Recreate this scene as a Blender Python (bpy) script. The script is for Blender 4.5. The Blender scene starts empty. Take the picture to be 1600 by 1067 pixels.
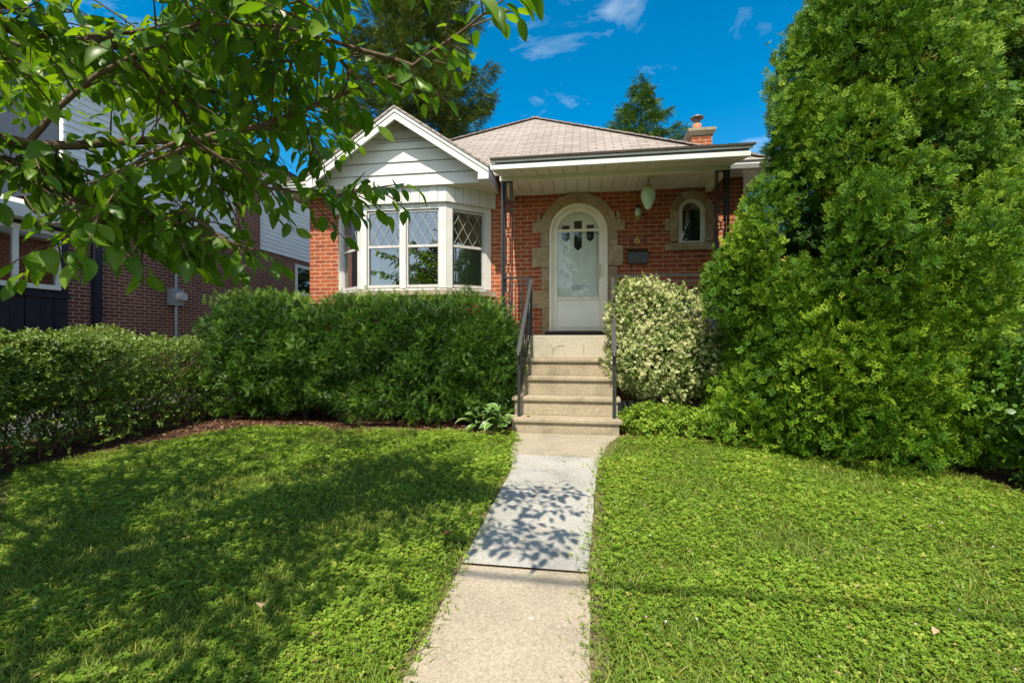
import bpy, math, random
import numpy as np
from mathutils import Vector, noise
from mathutils.geometry import tessellate_polygon

random.seed(7)
RNG = np.random.default_rng(11)
R = math.radians
sc = bpy.context.scene
COL = sc.collection
ORG = {}

# ------------------------------------------------------------------ helpers
def tag(o, label=None, cat=None, group=None, kind=None):
    if label: o['label'] = label
    if cat: o['category'] = cat
    if group: o['group'] = group
    if kind: o['kind'] = kind
    return o

def thing(name, loc, label, cat, group=None):
    o = bpy.data.objects.new(name, None)
    o.empty_display_size = 0.2
    COL.objects.link(o)
    o.location = loc
    ORG[o.name] = Vector(loc)
    return tag(o, label, cat, group)

def link_mesh(name, me, mat, parent=None):
    o = bpy.data.objects.new(name, me)
    COL.objects.link(o)
    if mat: me.materials.append(mat)
    if parent is not None:
        o.parent = parent
        ORG[o.name] = ORG[parent.name]
    else:
        ORG[o.name] = Vector((0, 0, 0))
    return o

class MB:
    def __init__(s): s.v = []; s.f = []; s.sm = []
    def add(s, vs, fs, smooth=False):
        n = len(s.v)
        s.v += [tuple(p) for p in vs]
        s.f += [tuple(i + n for i in f) for f in fs]
        s.sm += [smooth] * len(fs)
        return s
    def box(s, x0, x1, y0, y1, z0, z1):
        return s.add([(x0,y0,z0),(x1,y0,z0),(x1,y1,z0),(x0,y1,z0),(x0,y0,z1),(x1,y0,z1),(x1,y1,z1),(x0,y1,z1)],
                     [(3,2,1,0),(4,5,6,7),(0,1,5,4),(1,2,6,5),(2,3,7,6),(3,0,4,7)])
    def hexa(s, a, b):            # two quads of four points each
        return s.add(list(a) + list(b), [(3,2,1,0),(4,5,6,7),(0,1,5,4),(1,2,6,5),(2,3,7,6),(3,0,4,7)])
    def prism(s, poly, d):        # planar polygon (3D pts) extruded by vector d
        n = len(poly); d = Vector(d)
        a = [Vector(p) for p in poly]; b = [p + d for p in a]
        fs = [tuple(range(n))[::-1], tuple(range(n, 2*n))]
        fs += [(i, (i+1) % n, n + (i+1) % n, n + i) for i in range(n)]
        return s.add(a + b, fs)
    def bar(s, p, q, w, h=None, up=(0,0,1)):   # rectangular bar from p to q
        h = h or w
        p, q = Vector(p), Vector(q); d = (q - p).normalized(); u = Vector(up)
        if abs(d.dot(u)) > .98: u = Vector((0,1,0))
        a = d.cross(u).normalized() * (w/2); b = a.cross(d).normalized() * (h/2)
        return s.hexa([p-a-b, p+a-b, p+a+b, p-a+b], [q-a-b, q+a-b, q+a+b, q-a+b])
    def tube(s, pts, rad, n=8, cap=True):
        pts = [Vector(p) for p in pts]; m = len(pts)
        if not hasattr(rad, '__len__'): rad = [rad]*m
        vs = []; fs = []; prev = Vector((0.31,0.52,0.79))
        for i, p in enumerate(pts):
            d = (pts[min(i+1,m-1)] - pts[max(i-1,0)]).normalized()
            a = d.cross(prev)
            if a.length < 1e-3: a = d.cross(Vector((1,0,0)))
            a.normalize(); b = d.cross(a).normalized()
            prev = a.cross(d)
            for k in range(n):
                t = 2*math.pi*k/n
                vs.append(p + (a*math.cos(t) + b*math.sin(t))*rad[i])
        for i in range(m-1):
            for k in range(n):
                fs.append((i*n+k, i*n+(k+1)%n, (i+1)*n+(k+1)%n, (i+1)*n+k))
        s.add(vs, fs, True)
        if cap:
            s.add(vs[:n], [tuple(range(n))[::-1]]); s.add(vs[-n:], [tuple(range(n))])
        return s
    def lathe(s, c, prof, n=24):  # prof: list (r, z)
        vs = []; fs = []
        for r, z in prof:
            for k in range(n):
                t = 2*math.pi*k/n
                vs.append((c[0]+r*math.cos(t), c[1]+r*math.sin(t), c[2]+z))
        for i in range(len(prof)-1):
            for k in range(n):
                fs.append((i*n+k, i*n+(k+1)%n, (i+1)*n+(k+1)%n, (i+1)*n+k))
        return s.add(vs, fs, True)
    def build(s, name, mat, parent=None, bevel=0):
        me = bpy.data.meshes.new(name)
        o0 = ORG[parent.name] if parent is not None else Vector((0,0,0))
        me.from_pydata([tuple(Vector(p) - o0) for p in s.v], [], s.f)
        me.polygons.foreach_set('use_smooth', s.sm)
        me.update()
        o = link_mesh(name, me, mat, parent)
        if bevel:
            b = o.modifiers.new('bevel', 'BEVEL'); b.width = bevel; b.segments = 2
            b.limit_method = 'ANGLE'; b.angle_limit = R(40)
        return o

# ------------------------------------------------------------------ materials
class NT:
    def __init__(s, name):
        s.m = bpy.data.materials.new(name); s.m.use_nodes = True
        s.t = s.m.node_tree; s.b = s.t.nodes['Principled BSDF']; s.out = s.t.nodes['Material Output']
    def n(s, typ, **kw):
        x = s.t.nodes.new(typ)
        for k, v in kw.items():
            if k in x.inputs: x.inputs[k].default_value = v
            else: setattr(x, k, v)
        return x
    def l(s, a, b): s.t.links.new(a, b)
    def ramp(s, fac, stops, interp='LINEAR'):
        r = s.n('ShaderNodeValToRGB'); r.color_ramp.interpolation = interp
        e = r.color_ramp.elements
        while len(e) < len(stops): e.new(.5)
        for i, (p, c) in enumerate(stops):
            e[i].position = p; e[i].color = (c[0], c[1], c[2], 1) if hasattr(c, '__len__') else (c, c, c, 1)
        s.l(fac, r.inputs[0]); return r
    def mixc(s, fac, a, b, mode='MIX'):
        x = s.n('ShaderNodeMix', data_type='RGBA', blend_type=mode)
        for i, v in ((0, fac), (6, a), (7, b)):
            if hasattr(v, 'is_linked') or hasattr(v, 'links'): s.l(v, x.inputs[i])
            elif hasattr(v, '__len__'): x.inputs[i].default_value = (v[0], v[1], v[2], 1)
            else: x.inputs[i].default_value = v
        return x.outputs[2]
    def pos(s): return s.n('ShaderNodeNewGeometry').outputs['Position']
    def noise(s, scale, detail=4, rough=.6, vec=None, dist=0):
        x = s.n('ShaderNodeTexNoise', Scale=scale, Detail=detail, Roughness=rough, Distortion=dist)
        s.l(vec if vec is not None else s.pos(), x.inputs['Vector']); return x.outputs['Fac']
    def bump(s, h, strength=.3, dist=.01):
        x = s.n('ShaderNodeBump', Strength=strength, Distance=dist)
        s.l(h, x.inputs['Height']); s.l(x.outputs[0], s.b.inputs['Normal']); return x
    def set(s, **kw):
        for k, v in kw.items(): s.b.inputs[k.replace('_', ' ')].default_value = v
        return s

def plain(name, c, rough=.5, var=.12, scale=9, metal=0, bump=0):
    t = NT(name)
    f = t.noise(scale, 5)
    d = [max(0, x*(1-var)) for x in c]; l = [x*(1+var) for x in c]
    t.l(t.ramp(f, [(.3, d), (.7, l)]).outputs[0], t.b.inputs['Base Color'])
    t.set(Roughness=rough, Metallic=metal)
    if bump: t.bump(t.noise(scale*6, 4), bump, .004)
    return t.m

def wall_uv(t):
    """u runs along the wall (x or y by the face's normal), v is height"""
    g = t.n('ShaderNodeNewGeometry')
    sp = t.n('ShaderNodeSeparateXYZ'); t.l(g.outputs['Position'], sp.inputs[0])
    sn = t.n('ShaderNodeSeparateXYZ'); t.l(g.outputs['True Normal'], sn.inputs[0])
    ab = t.n('ShaderNodeMath', operation='ABSOLUTE'); t.l(sn.outputs[0], ab.inputs[0])
    gt = t.n('ShaderNodeMath', operation='GREATER_THAN'); t.l(ab.outputs[0], gt.inputs[0]); gt.inputs[1].default_value = .55
    mx = t.n('ShaderNodeMix', data_type='FLOAT'); t.l(gt.outputs[0], mx.inputs[0]); t.l(sp.outputs[0], mx.inputs[2]); t.l(sp.outputs[1], mx.inputs[3])
    cb = t.n('ShaderNodeCombineXYZ'); t.l(mx.outputs[0], cb.inputs[0]); t.l(sp.outputs[2], cb.inputs[1])
    return cb.outputs[0]

def brick(name, c1, c2, mortar, w=.2127, h=.0677, ms=.0052):
    t = NT(name); uv = wall_uv(t)
    b = t.n('ShaderNodeTexBrick', **{'Scale': 1, 'Mortar Size': ms, 'Mortar Smooth': .25, 'Bias': 0, 'Brick Width': w, 'Row Height': h})
    b.offset = .5
    t.l(uv, b.inputs['Vector'])
    b.inputs['Color1'].default_value = (*c1, 1); b.inputs['Color2'].default_value = (*c2, 1); b.inputs['Mortar'].default_value = (*mortar, 1)
    n = t.noise(26, 6, .7); n2 = t.noise(1.3, 3)
    c = t.mixc(1, b.outputs['Color'], t.ramp(n, [(.25, .62), (.75, 1.25)]).outputs[0], 'MULTIPLY')
    c = t.mixc(1, c, t.ramp(n2, [(.3, .82), (.7, 1.12)]).outputs[0], 'MULTIPLY')
    t.l(c, t.b.inputs['Base Color']); t.set(Roughness=.85)
    hgt = t.n('ShaderNodeMath', operation='MULTIPLY_ADD'); t.l(b.outputs['Fac'], hgt.inputs[0]); hgt.inputs[1].default_value = -1
    nn = t.n('ShaderNodeMath', operation='MULTIPLY'); t.l(n, nn.inputs[0]); nn.inputs[1].default_value = .45
    t.l(nn.outputs[0], hgt.inputs[2])
    t.bump(hgt.outputs[0], .7, .006)
    return t.m

def shingle(name, c):
    t = NT(name); uv = wall_uv(t)
    mp = t.n('ShaderNodeMapping'); t.l(uv, mp.inputs[0]); mp.inputs['Scale'].default_value = (1, 1.8, 1)
    b = t.n('ShaderNodeTexBrick', **{'Scale': 1, 'Mortar Size': .009, 'Mortar Smooth': .4, 'Brick Width': .29, 'Row Height': .13})
    t.l(mp.outputs[0], b.inputs['Vector'])
    b.inputs['Color1'].default_value = (*[x*1.14 for x in c], 1); b.inputs['Color2'].default_value = (*[x*.84 for x in c], 1)
    b.inputs['Mortar'].default_value = (*[x*.34 for x in c], 1)
    n = t.noise(60, 5, .8); n2 = t.noise(1.1, 4)
    cc = t.mixc(1, b.outputs['Color'], t.ramp(n, [(.3, .78), (.7, 1.15)]).outputs[0], 'MULTIPLY')
    cc = t.mixc(1, cc, t.ramp(n2, [(.3, .85), (.7, 1.1)]).outputs[0], 'MULTIPLY')
    t.l(cc, t.b.inputs['Base Color']); t.set(Roughness=.95)
    inv = t.n('ShaderNodeMath', operation='SUBTRACT'); inv.inputs[0].default_value = 1; t.l(b.outputs['Fac'], inv.inputs[1])
    t.bump(inv.outputs[0], .6, .008)
    return t.m

def concrete(name, c, speck=.5, stain=.35, scale=1.0):
    t = NT(name)
    n1 = t.noise(2.2*scale, 6, .65); n2 = t.noise(55*scale, 4, .8); n3 = t.noise(160*scale, 2, .9)
    a = t.ramp(n1, [(.28, [x*(1-stain) for x in c]), (.52, c), (.75, [x*1.12 for x in c])]).outputs[0]
    a = t.mixc(1, a, t.ramp(n2, [(.3, 1-speck*.55), (.65, 1.12)]).outputs[0], 'MULTIPLY')
    a = t.mixc(1, a, t.ramp(n3, [(.32, 1-speck*.6), (.5, 1.0), (.72, 1.0 + speck*.35)]).outputs[0], 'MULTIPLY')
    t.l(a, t.b.inputs['Base Color']); t.set(Roughness=.92)
    t.bump(n2, .35, .006)
    return t.m

def spotted(mat):
    t = NT.__new__(NT); t.m = mat; t.t = mat.node_tree; t.b = t.t.nodes['Principled BSDF']
    src = t.b.inputs['Base Color'].links[0].from_socket
    v = t.n('ShaderNodeTexVoronoi', Scale=5.5); mp = t.n('ShaderNodeMapping'); t.l(t.pos(), mp.inputs[0]); mp.inputs['Scale'].default_value = (1, 1, 0); t.l(mp.outputs[0], v.inputs['Vector'])
    sc_ = t.n('ShaderNodeSeparateColor'); t.l(v.outputs['Color'], sc_.inputs[0])
    d = t.n('ShaderNodeMath', operation='MULTIPLY_ADD'); t.l(t.noise(45, 3), d.inputs[0]); d.inputs[1].default_value = .14; t.l(v.outputs['Distance'], d.inputs[2])
    a = t.ramp(d.outputs[0], [(.14, 1), (.19, 0)]); b = t.ramp(sc_.outputs[0], [(.74, 0), (.80, .75)])
    m_ = t.n('ShaderNodeMath', operation='MULTIPLY'); t.l(a.outputs[0], m_.inputs[0]); t.l(b.outputs[0], m_.inputs[1])
    c = t.mixc(m_.outputs[0], src, (.62, .58, .52))
    n2 = t.n('ShaderNodeTexVoronoi', Scale=38); t.l(t.pos(), n2.inputs['Vector'])
    c = t.mixc(1, c, t.ramp(n2.outputs['Distance'], [(.05, .65), (.16, 1)]).outputs[0], 'MULTIPLY')
    t.l(c, t.b.inputs['Base Color'])


def leafmat(name, stops, trans=.35, tint=(1.25, 1.3, .5), rough=.45, spec=.35, blotch=None):
    t = NT(name)
    a = t.n('ShaderNodeAttribute', attribute_name='rnd')
    c = t.ramp(a.outputs['Fac'], stops).outputs[0]
    if blotch:
        f = t.ramp(t.noise(blotch[0], 3), [(.4, 0), (.6, 1)]).outputs[0]
        c = t.mixc(f, c, t.mixc(1, c, blotch[1], 'MULTIPLY'))
    t.l(c, t.b.inputs['Base Color']); t.set(Roughness=rough); t.b.inputs['Specular IOR Level'].default_value = spec
    tr = t.n('ShaderNodeBsdfTranslucent'); t.l(t.mixc(1, c, tint, 'MULTIPLY'), tr.inputs['Color'])
    mx = t.n('ShaderNodeMixShader'); mx.inputs[0].default_value = trans
    t.l(t.b.outputs[0], mx.inputs[1]); t.l(tr.outputs[0], mx.inputs[2]); t.l(mx.outputs[0], t.out.inputs['Surface'])
    return t.m

def glassmat(name, refl=.22, tint=(.9, .95, .95), rough=.0):
    t = NT(name)
    gl = t.n('ShaderNodeBsdfGlossy'); gl.inputs['Roughness'].default_value = rough
    gl.inputs['Color'].default_value = (.95, .97, 1, 1)
    tp = t.n('ShaderNodeBsdfTransparent'); tp.inputs['Color'].default_value = (*tint, 1)
    fr = t.n('ShaderNodeLayerWeight', Blend=.35)
    rp = t.ramp(fr.outputs['Fresnel'], [(0, refl*.8), (.6, min(1, refl*1.6)), (1, 1)])
    # old panes are never quite flat
    bp = t.n('ShaderNodeBump', Strength=.05, Distance=.02); t.l(t.noise(3.2, 2), bp.inputs['Height']); t.l(bp.outputs[0], gl.inputs['Normal'])
    mx = t.n('ShaderNodeMixShader'); t.l(rp.outputs[0], mx.inputs[0]); t.l(tp.outputs[0], mx.inputs[1]); t.l(gl.outputs[0], mx.inputs[2])
    t.l(mx.outputs[0], t.out.inputs['Surface'])
    return t.m

M = {}
M['brick'] = brick('red_brick', (.43, .095, .028), (.27, .050, .016), (.52, .37, .22), ms=.0066)
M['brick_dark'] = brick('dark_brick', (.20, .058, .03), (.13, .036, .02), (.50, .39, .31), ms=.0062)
M['shingle'] = shingle('tan_shingle', (.33, .275, .24))
M['shingle_dark'] = shingle('dark_shingle', (.05, .046, .045))
M['white'] = plain('white_paint', (.66, .645, .605), .45, .10, 2.3)
M['cream'] = plain('cream_paint', (.80, .75, .61), .5, .10, 5)
M['soffit'] = plain('soffit_white', (.66, .63, .52), .5, .07, 3)
M['alu'] = plain('window_aluminium', (.52, .50, .47), .4, .1, 12)
M['stone'] = None
M['iron'] = plain('wrought_iron', (.022, .024, .026), .45, .4, 40)
M['steel'] = plain('painted_steel_rail', (.022, .024, .025), .45, .35, 60)
M['bark'] = plain('bark', (.13, .085, .055), .9, .4, 40, bump=.6)
M['bark_dark'] = plain('dark_bark', (.045, .032, .024), .9, .4, 30, bump=.5)
M['wood_sill'] = plain('brown_threshold', (.035, .018, .014), .6, .25, 10)
M['concrete'] = concrete('step_concrete', (.40, .33, .225), .8, .5)
M['concrete_slab'] = concrete('porch_concrete', (.45, .40, .31), .5, .3)
M['path_tan'] = concrete('path_concrete', (.42, .35, .26), .65, .25)
M['path_land'] = concrete('landing_concrete', (.38, .325, .24), .55, .25)
M['path_white'] = concrete('whitewashed_concrete', (.41, .39, .35), .5, .28)
M['asphalt'] = concrete('asphalt', (.09, .09, .092), .6, .2)
M['drive'] = concrete('drive_concrete', (.46, .42, .36), .4, .2)
M['foundation'] = concrete('white_foundation', (.78, .77, .74), .2, .2)
M['navy'] = plain('navy_boards', (.016, .02, .032), .35, .3, 8)
M['siding'] = plain('white_vinyl_siding', (.76, .76, .75), .4, .05, 3)
M['grey_metal'] = plain('grey_metal', (.30, .33, .35), .45, .15, 20, metal=.3)
M['mailbox'] = plain('dark_bronze', (.035, .04, .03), .4, .3, 20)
M['brass'] = plain('aged_brass', (.45, .32, .09), .35, .25, 30, metal=.6)
M['lamp_green'] = plain('pale_green_shell', (.52, .72, .57), .35, .06, 6)
M['clay'] = plain('clay_flue', (.50, .18, .09), .8, .15, 10)
M['galv'] = plain('rusty_galvanised', (.22, .16, .13), .5, .4, 25, metal=.5)
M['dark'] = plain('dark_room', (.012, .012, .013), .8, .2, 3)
M['curtain'] = plain('grey_blind', (.30, .29, .27), .8, .08, 6)
M['door_white'] = plain('inner_door', (.86, .86, .77), .5, .05, 4)
M['lead'] = plain('lead_came', (.36, .38, .35), .5, .1, 30)
M['blue'] = plain('blue_plastic', (.012, .03, .30), .35, .1, 10)
M['glass'] = glassmat('window_glass', .34)
M['glass_door'] = glassmat('storm_glass', .075, (.96, .98, .95))
M['screen'] = plain('grey_insect_screen', (.16, .15, .14), .9, .06, 20)

def stone_mat():
    t = NT('sandstone')
    v = t.n('ShaderNodeTexVoronoi', Scale=4.2); t.l(t.pos(), v.inputs['Vector'])
    n = t.noise(9, 7, .7, dist=.6); n2 = t.noise(45, 4, .8)
    sp = t.n('ShaderNodeSeparateColor'); t.l(v.outputs['Color'], sp.inputs[0])
    a = t.ramp(sp.outputs[0], [(0, (.34, .25, .14)), (.4, (.47, .36, .21)), (.7, (.40, .26, .14)), (1, (.50, .42, .28))]).outputs[0]
    a = t.mixc(1, a, t.ramp(n, [(.25, .55), (.7, 1.2)]).outputs[0], 'MULTIPLY')
    a = t.mixc(1, a, t.ramp(n2, [(.3, .75), (.7, 1.15)]).outputs[0], 'MULTIPLY')
    t.l(a, t.b.inputs['Base Color']); t.set(Roughness=.95); t.bump(n, .9, .03)
    return t.m
M['stone'] = stone_mat()
spotted(M['path_tan']); spotted(M['path_land'])
def worn(mat, c2):       # whitewash worn through to the tan concrete, hairline cracks
    t = NT.__new__(NT); t.m = mat; t.t = mat.node_tree; t.b = t.t.nodes['Principled BSDF']
    src = t.b.inputs['Base Color'].links[0].from_socket
    f = t.ramp(t.noise(4.5, 9, .72), [(.54, 0), (.66, .8)]).outputs[0]
    c = t.mixc(f, src, c2)
    v = t.n('ShaderNodeTexVoronoi', Scale=1.1, feature='DISTANCE_TO_EDGE'); nn = t.n('ShaderNodeTexNoise', Scale=3.0, Detail=5); t.l(t.pos(), nn.inputs['Vector'])
    va = t.n('ShaderNodeVectorMath', operation='ADD'); t.l(t.pos(), va.inputs[0]); t.l(nn.outputs['Color'], va.inputs[1]); t.l(va.outputs[0], v.inputs['Vector'])
    c = t.mixc(1, c, t.ramp(v.outputs['Distance'], [(.002, .35), (.006, 1)]).outputs[0], 'MULTIPLY')
    t.l(c, t.b.inputs['Base Color'])
worn(M['path_white'], (.36, .31, .24))

def soil_mat(name, stops, scale):
    t = NT(name)
    n = t.noise(scale, 7, .75); n2 = t.noise(scale*7, 4, .8)
    a = t.ramp(n, stops).outputs[0]
    a = t.mixc(1, a, t.ramp(n2, [(.3, .45), (.7, 1.35)]).outputs[0], 'MULTIPLY')
    t.l(a, t.b.inputs['Base Color']); t.set(Roughness=1); t.b.inputs['Specular IOR Level'].default_value = .1
    t.bump(n2, .8, .02); return t.m
M['turf'] = soil_mat('turf_soil', [(.3, (.03, .05, .01)), (.5, (.06, .085, .018)), (.68, (.14, .115, .05))], 3)
M['mulch'] = soil_mat('bark_mulch', [(.3, (.05, .026, .018)), (.6, (.13, .062, .036)), (.8, (.20, .115, .07))], 6)
M['dirt'] = soil_mat('edge_dirt', [(.3, (.16, .11, .07)), (.7, (.30, .22, .15))], 8)

LEAF = {
 'cherry': leafmat('cherry_leaf', [(0, (.05, .12, .012)), (.5, (.10, .205, .015)), (1, (.19, .31, .03))], .5, (1.8, 1.7, .3), .38, .45),
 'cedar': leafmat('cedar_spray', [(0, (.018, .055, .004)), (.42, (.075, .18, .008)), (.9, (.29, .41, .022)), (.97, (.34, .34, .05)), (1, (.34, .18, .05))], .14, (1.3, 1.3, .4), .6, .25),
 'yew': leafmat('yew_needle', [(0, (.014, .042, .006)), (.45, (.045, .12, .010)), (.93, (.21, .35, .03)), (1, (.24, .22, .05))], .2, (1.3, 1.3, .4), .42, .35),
 'privet': leafmat('privet_leaf', [(0, (.05, .095, .012)), (.5, (.14, .215, .028)), (.9, (.30, .37, .075)), (1, (.30, .18, .08))], .25, (1.3, 1.3, .4), .42, .45),
 'euonymus': leafmat('variegated_leaf', [(0, (.07, .15, .02)), (.32, (.22, .31, .07)), (.52, (.50, .52, .22)), (.9, (.70, .68, .40)), (1, (.52, .28, .17))], .2, (1.1, 1.1, .8), .5, .3),
 'spruce': leafmat('spruce_needles', [(0, (.05, .07, .016)), (.5, (.10, .15, .026)), (1, (.23, .26, .05))], .12, (1.2, 1.2, .5), .7, .2),
 'fir': leafmat('fir_needles', [(0, (.025, .07, .015)), (.5, (.075, .15, .025)), (1, (.17, .25, .04))], .12, (1.2, 1.2, .5), .7, .2),
 'shrub': leafmat('shrub_leaf', [(0, (.035, .09, .012)), (.6, (.10, .215, .02)), (1, (.22, .36, .035))], .3, (1.3, 1.3, .4), .35, .5),
 'clover': leafmat('clover_leaf', [(0, (.06, .125, .012)), (.45, (.155, .275, .022)), (.85, (.29, .405, .042)), (.96, (.47, .45, .09)), (1, (.46, .30, .17))], .3, (1.25, 1.25, .4), .5, .3),
 'grass': leafmat('grass_blade', [(0, (.06, .12, .014)), (.5, (.20, .28, .035)), (.85, (.36, .38, .07)), (1, (.58, .47, .24))], .3, (1.25, 1.25, .4), .5, .3),
 'hosta': leafmat('hosta_leaf', [(0, (.12, .26, .04)), (.5, (.16, .32, .06)), (.55, (.75, .78, .50)), (1, (.78, .78, .55))], .3, (1.2, 1.2, .5), .4, .4),
 'chip': leafmat('bark_chip', [(0, (.04, .022, .016)), (.6, (.17, .08, .048)), (1, (.34, .23, .15))], .0, (1, 1, 1), .9, .1),
 'flower': leafmat('clover_flower', [(0, (.45, .25, .22)), (.6, (.52, .40, .34)), (1, (.72, .68, .62))], .2, (1, 1, 1), .7, .2),
 'street': leafmat('street_tree_leaf', [(0, (.03, .06, .012)), (1, (.08, .12, .025))], .3, (1.2, 1.2, .4), .5, .3),
}

# ------------------------------------------------------------------ foliage
def frames(d, up):
    """3x3 frames with local y along d and local z near up"""
    d = d / np.linalg.norm(d, axis=1, keepdims=True)
    x = np.cross(d, up); ln = np.linalg.norm(x, axis=1, keepdims=True); ln[ln < 1e-6] = 1
    x = x / ln; z = np.cross(x, d)
    return np.stack([x, d, z], axis=2)

def rand_dir(n):
    v = RNG.normal(size=(n, 3)); return v / np.linalg.norm(v, axis=1, keepdims=True)

def scatter(name, temps, pos, d, up, scale, mat, parent=None, rnd=None, label_kind=None, smooth=True, tipvar=.0):
    """many copies of small leaf shapes as one mesh (leaves of ONE plant)"""
    n = len(pos); pos = np.asarray(pos, float)
    F = frames(np.asarray(d, float), np.asarray(up, float))
    scale = np.broadcast_to(np.asarray(scale, float), (n,))
    if rnd is None: rnd = RNG.random(n)
    which = RNG.integers(0, len(temps), n)
    VS = []; LI = []; LT = []; RN = []; off = 0
    for ti, (tv, tf, tr) in enumerate(temps):
        idx = np.where(which == ti)[0]; k = len(idx)
        if not k: continue
        tv = np.asarray(tv, float); nv = len(tv)
        v = np.einsum('nij,vj->nvi', F[idx], tv) * scale[idx][:, None, None] + pos[idx][:, None, :]
        VS.append(v.reshape(-1, 3))
        flat = np.concatenate([np.asarray(f) for f in tf]); tot = np.array([len(f) for f in tf])
        LI.append((flat[None, :] + (np.arange(k)*nv)[:, None] + off).ravel()); LT.append(np.tile(tot, k))
        rv = rnd[idx][:, None] if tr is None else np.clip(rnd[idx][:, None]*(1-tipvar) + np.asarray(tr)[None, :]*tipvar, 0, 1)
        RN.append(np.broadcast_to(rv, (k, nv)).ravel()); off += k*nv
    VS = np.concatenate(VS); LI = np.concatenate(LI); LT = np.concatenate(LT); RN = np.concatenate(RN)
    if parent is not None: VS = VS - np.array(ORG[parent.name])[None, :]
    me = bpy.data.meshes.new(name)
    me.vertices.add(len(VS)); me.vertices.foreach_set('co', VS.astype(np.float32).ravel())
    me.loops.add(len(LI)); me.loops.foreach_set('vertex_index', LI.astype(np.int32))
    me.polygons.add(len(LT)); st = np.concatenate([[0], np.cumsum(LT)[:-1]])
    me.polygons.foreach_set('loop_start', st.astype(np.int32))
    me.polygons.foreach_set('use_smooth', np.full(len(LT), smooth, bool))
    me.update(calc_edges=True)
    at = me.attributes.new('rnd', 'FLOAT', 'POINT'); at.data.foreach_set('value', RN.astype(np.float32))
    return link_mesh(name, me, mat, parent)

def leaf_tpl(w=.5, fold=.18, droop=.15, twist=0.0, seg=4, tip=1.0):
    """one leaf, length 1 along y, folded along its midrib, tip drooping"""
    vs = []; fs = []
    prof = [math.sin(math.pi*min(1, (i/seg))**(.82))**.8 if 0 < i < seg else 0 for i in range(seg+1)]
    for i in range(seg+1):
        y = i/seg; z = -droop*y*y; hw = w/2*prof[i]; a = twist*y
        vs += [(-hw*math.cos(a), y, z + hw*fold*2 - hw*math.sin(a)), (0, y, z), (hw*math.cos(a), y, z + hw*fold*2 + hw*math.sin(a))]
    for i in range(seg):
        a = i*3; b = a+3
        if i == 0: fs += [(a+1, b+1, b), (a+1, b+2, b+1)]
        elif i == seg-1: fs += [(a, a+1, b+1), (a+1, a+2, b+1)]
        else: fs += [(a, a+1, b+1, b), (a+1, a+2, b+2, b+1)]
    return vs, fs, None

def diamond(p, q, w, nrm, bend=0):
    p, q, nrm = Vector(p), Vector(q), Vector(nrm)
    d = q - p; s = d.cross(nrm)
    if s.length < 1e-6: s = d.cross(Vector((1, .3, .2)))
    s = s.normalized()*w/2; m = p + d*.5 + nrm.normalized()*bend
    return [p, m + s, q, m - s]

def cluster(items):
    vs = []; fs = []; rn = []
    for quad, r in items:
        n = len(vs); vs += [tuple(x) for x in quad]; fs.append((n, n+1, n+2, n+3)); rn += [r]*4
    return vs, fs, rn

def sprig_needles(seed, n=9, nl=.30, nw=.062):
    rr = random.Random(seed); it = []
    for i in range(n):
        y = .08 + .86*i/(n-1); l = nl*(1 - .45*(i/(n-1)))*rr.uniform(.85, 1.15)
        for sgn in (-1, 1):
            p = (0, y, -.10*y*y); z = rr.uniform(-.05, .12)
            it.append((diamond(p, (sgn*l*.8, y + l*.55, z - .1*y*y), nw, (0, 0, 1), .01), rr.random()))
    it.append((diamond((0, .85, -.08), (0, 1.2, -.12), nw*1.2, (0, 0, 1)), rr.random()))
    return cluster(it)

def spray_fan(seed):
    rr = random.Random(seed); it = []
    for i in range(5):
        a = (-.85 + 1.7*i/4) + rr.uniform(-.12, .12)
        L = (1.0 - .28*abs(a))*rr.uniform(.85, 1.1)
        bx, by = math.sin(a), math.cos(a)
        it.append((diamond((0, 0, 0), (bx*L*.62, by*L*.62, rr.uniform(-.08, .08)), .095, (0, 0, 1)), rr.random()*.6))
        for k in range(2):
            t = .38 + .28*k; sg = -1 if (k + i) % 2 else 1
            p = (bx*L*t, by*L*t, 0); aa = a + sg*rr.uniform(.45, .75); l2 = .42*L*rr.uniform(.8, 1.1)
            it.append((diamond(p, (p[0]+math.sin(aa)*l2, p[1]+math.cos(aa)*l2, rr.uniform(-.12, .12)), .105, (rr.uniform(-.3,.3), 0, 1)), .3 + rr.random()*.5))
        p = (bx*L*.55, by*L*.55, 0)
        it.append((diamond(p, (bx*L, by*L, rr.uniform(-.1, .1)), .11, (rr.uniform(-.3,.3), 0, 1)), .55 + rr.random()*.45))
    return cluster(it)

def sprig_leaves(seed, n=8, ll=.36, lw=.2, spread=1.0):
    rr = random.Random(seed); vs = []; fs = []; rn = []
    for i in range(n):
        y = .1 + .8*i/(n-1); az = i*2.4 + rr.uniform(-.4, .4); el = rr.uniform(.15, .7)
        d = Vector((math.cos(az)*math.cos(el)*spread, math.sin(el) + .15, math.sin(az)*math.cos(el)*spread)).normalized()
        nrm = (Vector((0, 1, .4)) - d*d.dot(Vector((0, 1, .4)))).normalized()
        s = d.cross(nrm).normalized(); L = ll*rr.uniform(.75, 1.15); W = lw*rr.uniform(.8, 1.15)
        p = Vector((0, y, 0)); k = len(vs)
        q = [p, p + d*L*.35 + s*W/2 + nrm*.04*L, p + d*L*.75 + s*W*.36 + nrm*.03*L, p + d*L - nrm*.06*L, p + d*L*.75 - s*W*.36 + nrm*.03*L, p + d*L*.35 - s*W/2 + nrm*.04*L, p + d*L*.5]
        vs += [tuple(x) for x in q]; fs += [(k, k+1, k+2, k+6), (k+2, k+3, k+4, k+6), (k, k+6, k+4, k+5)]; rn += [rr.random()]*7
    return vs, fs, rn

def nz(p, s, o=0.0): return noise.noise(Vector((p[0]*s+o, p[1]*s+o*1.7, p[2]*s-o)))

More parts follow.
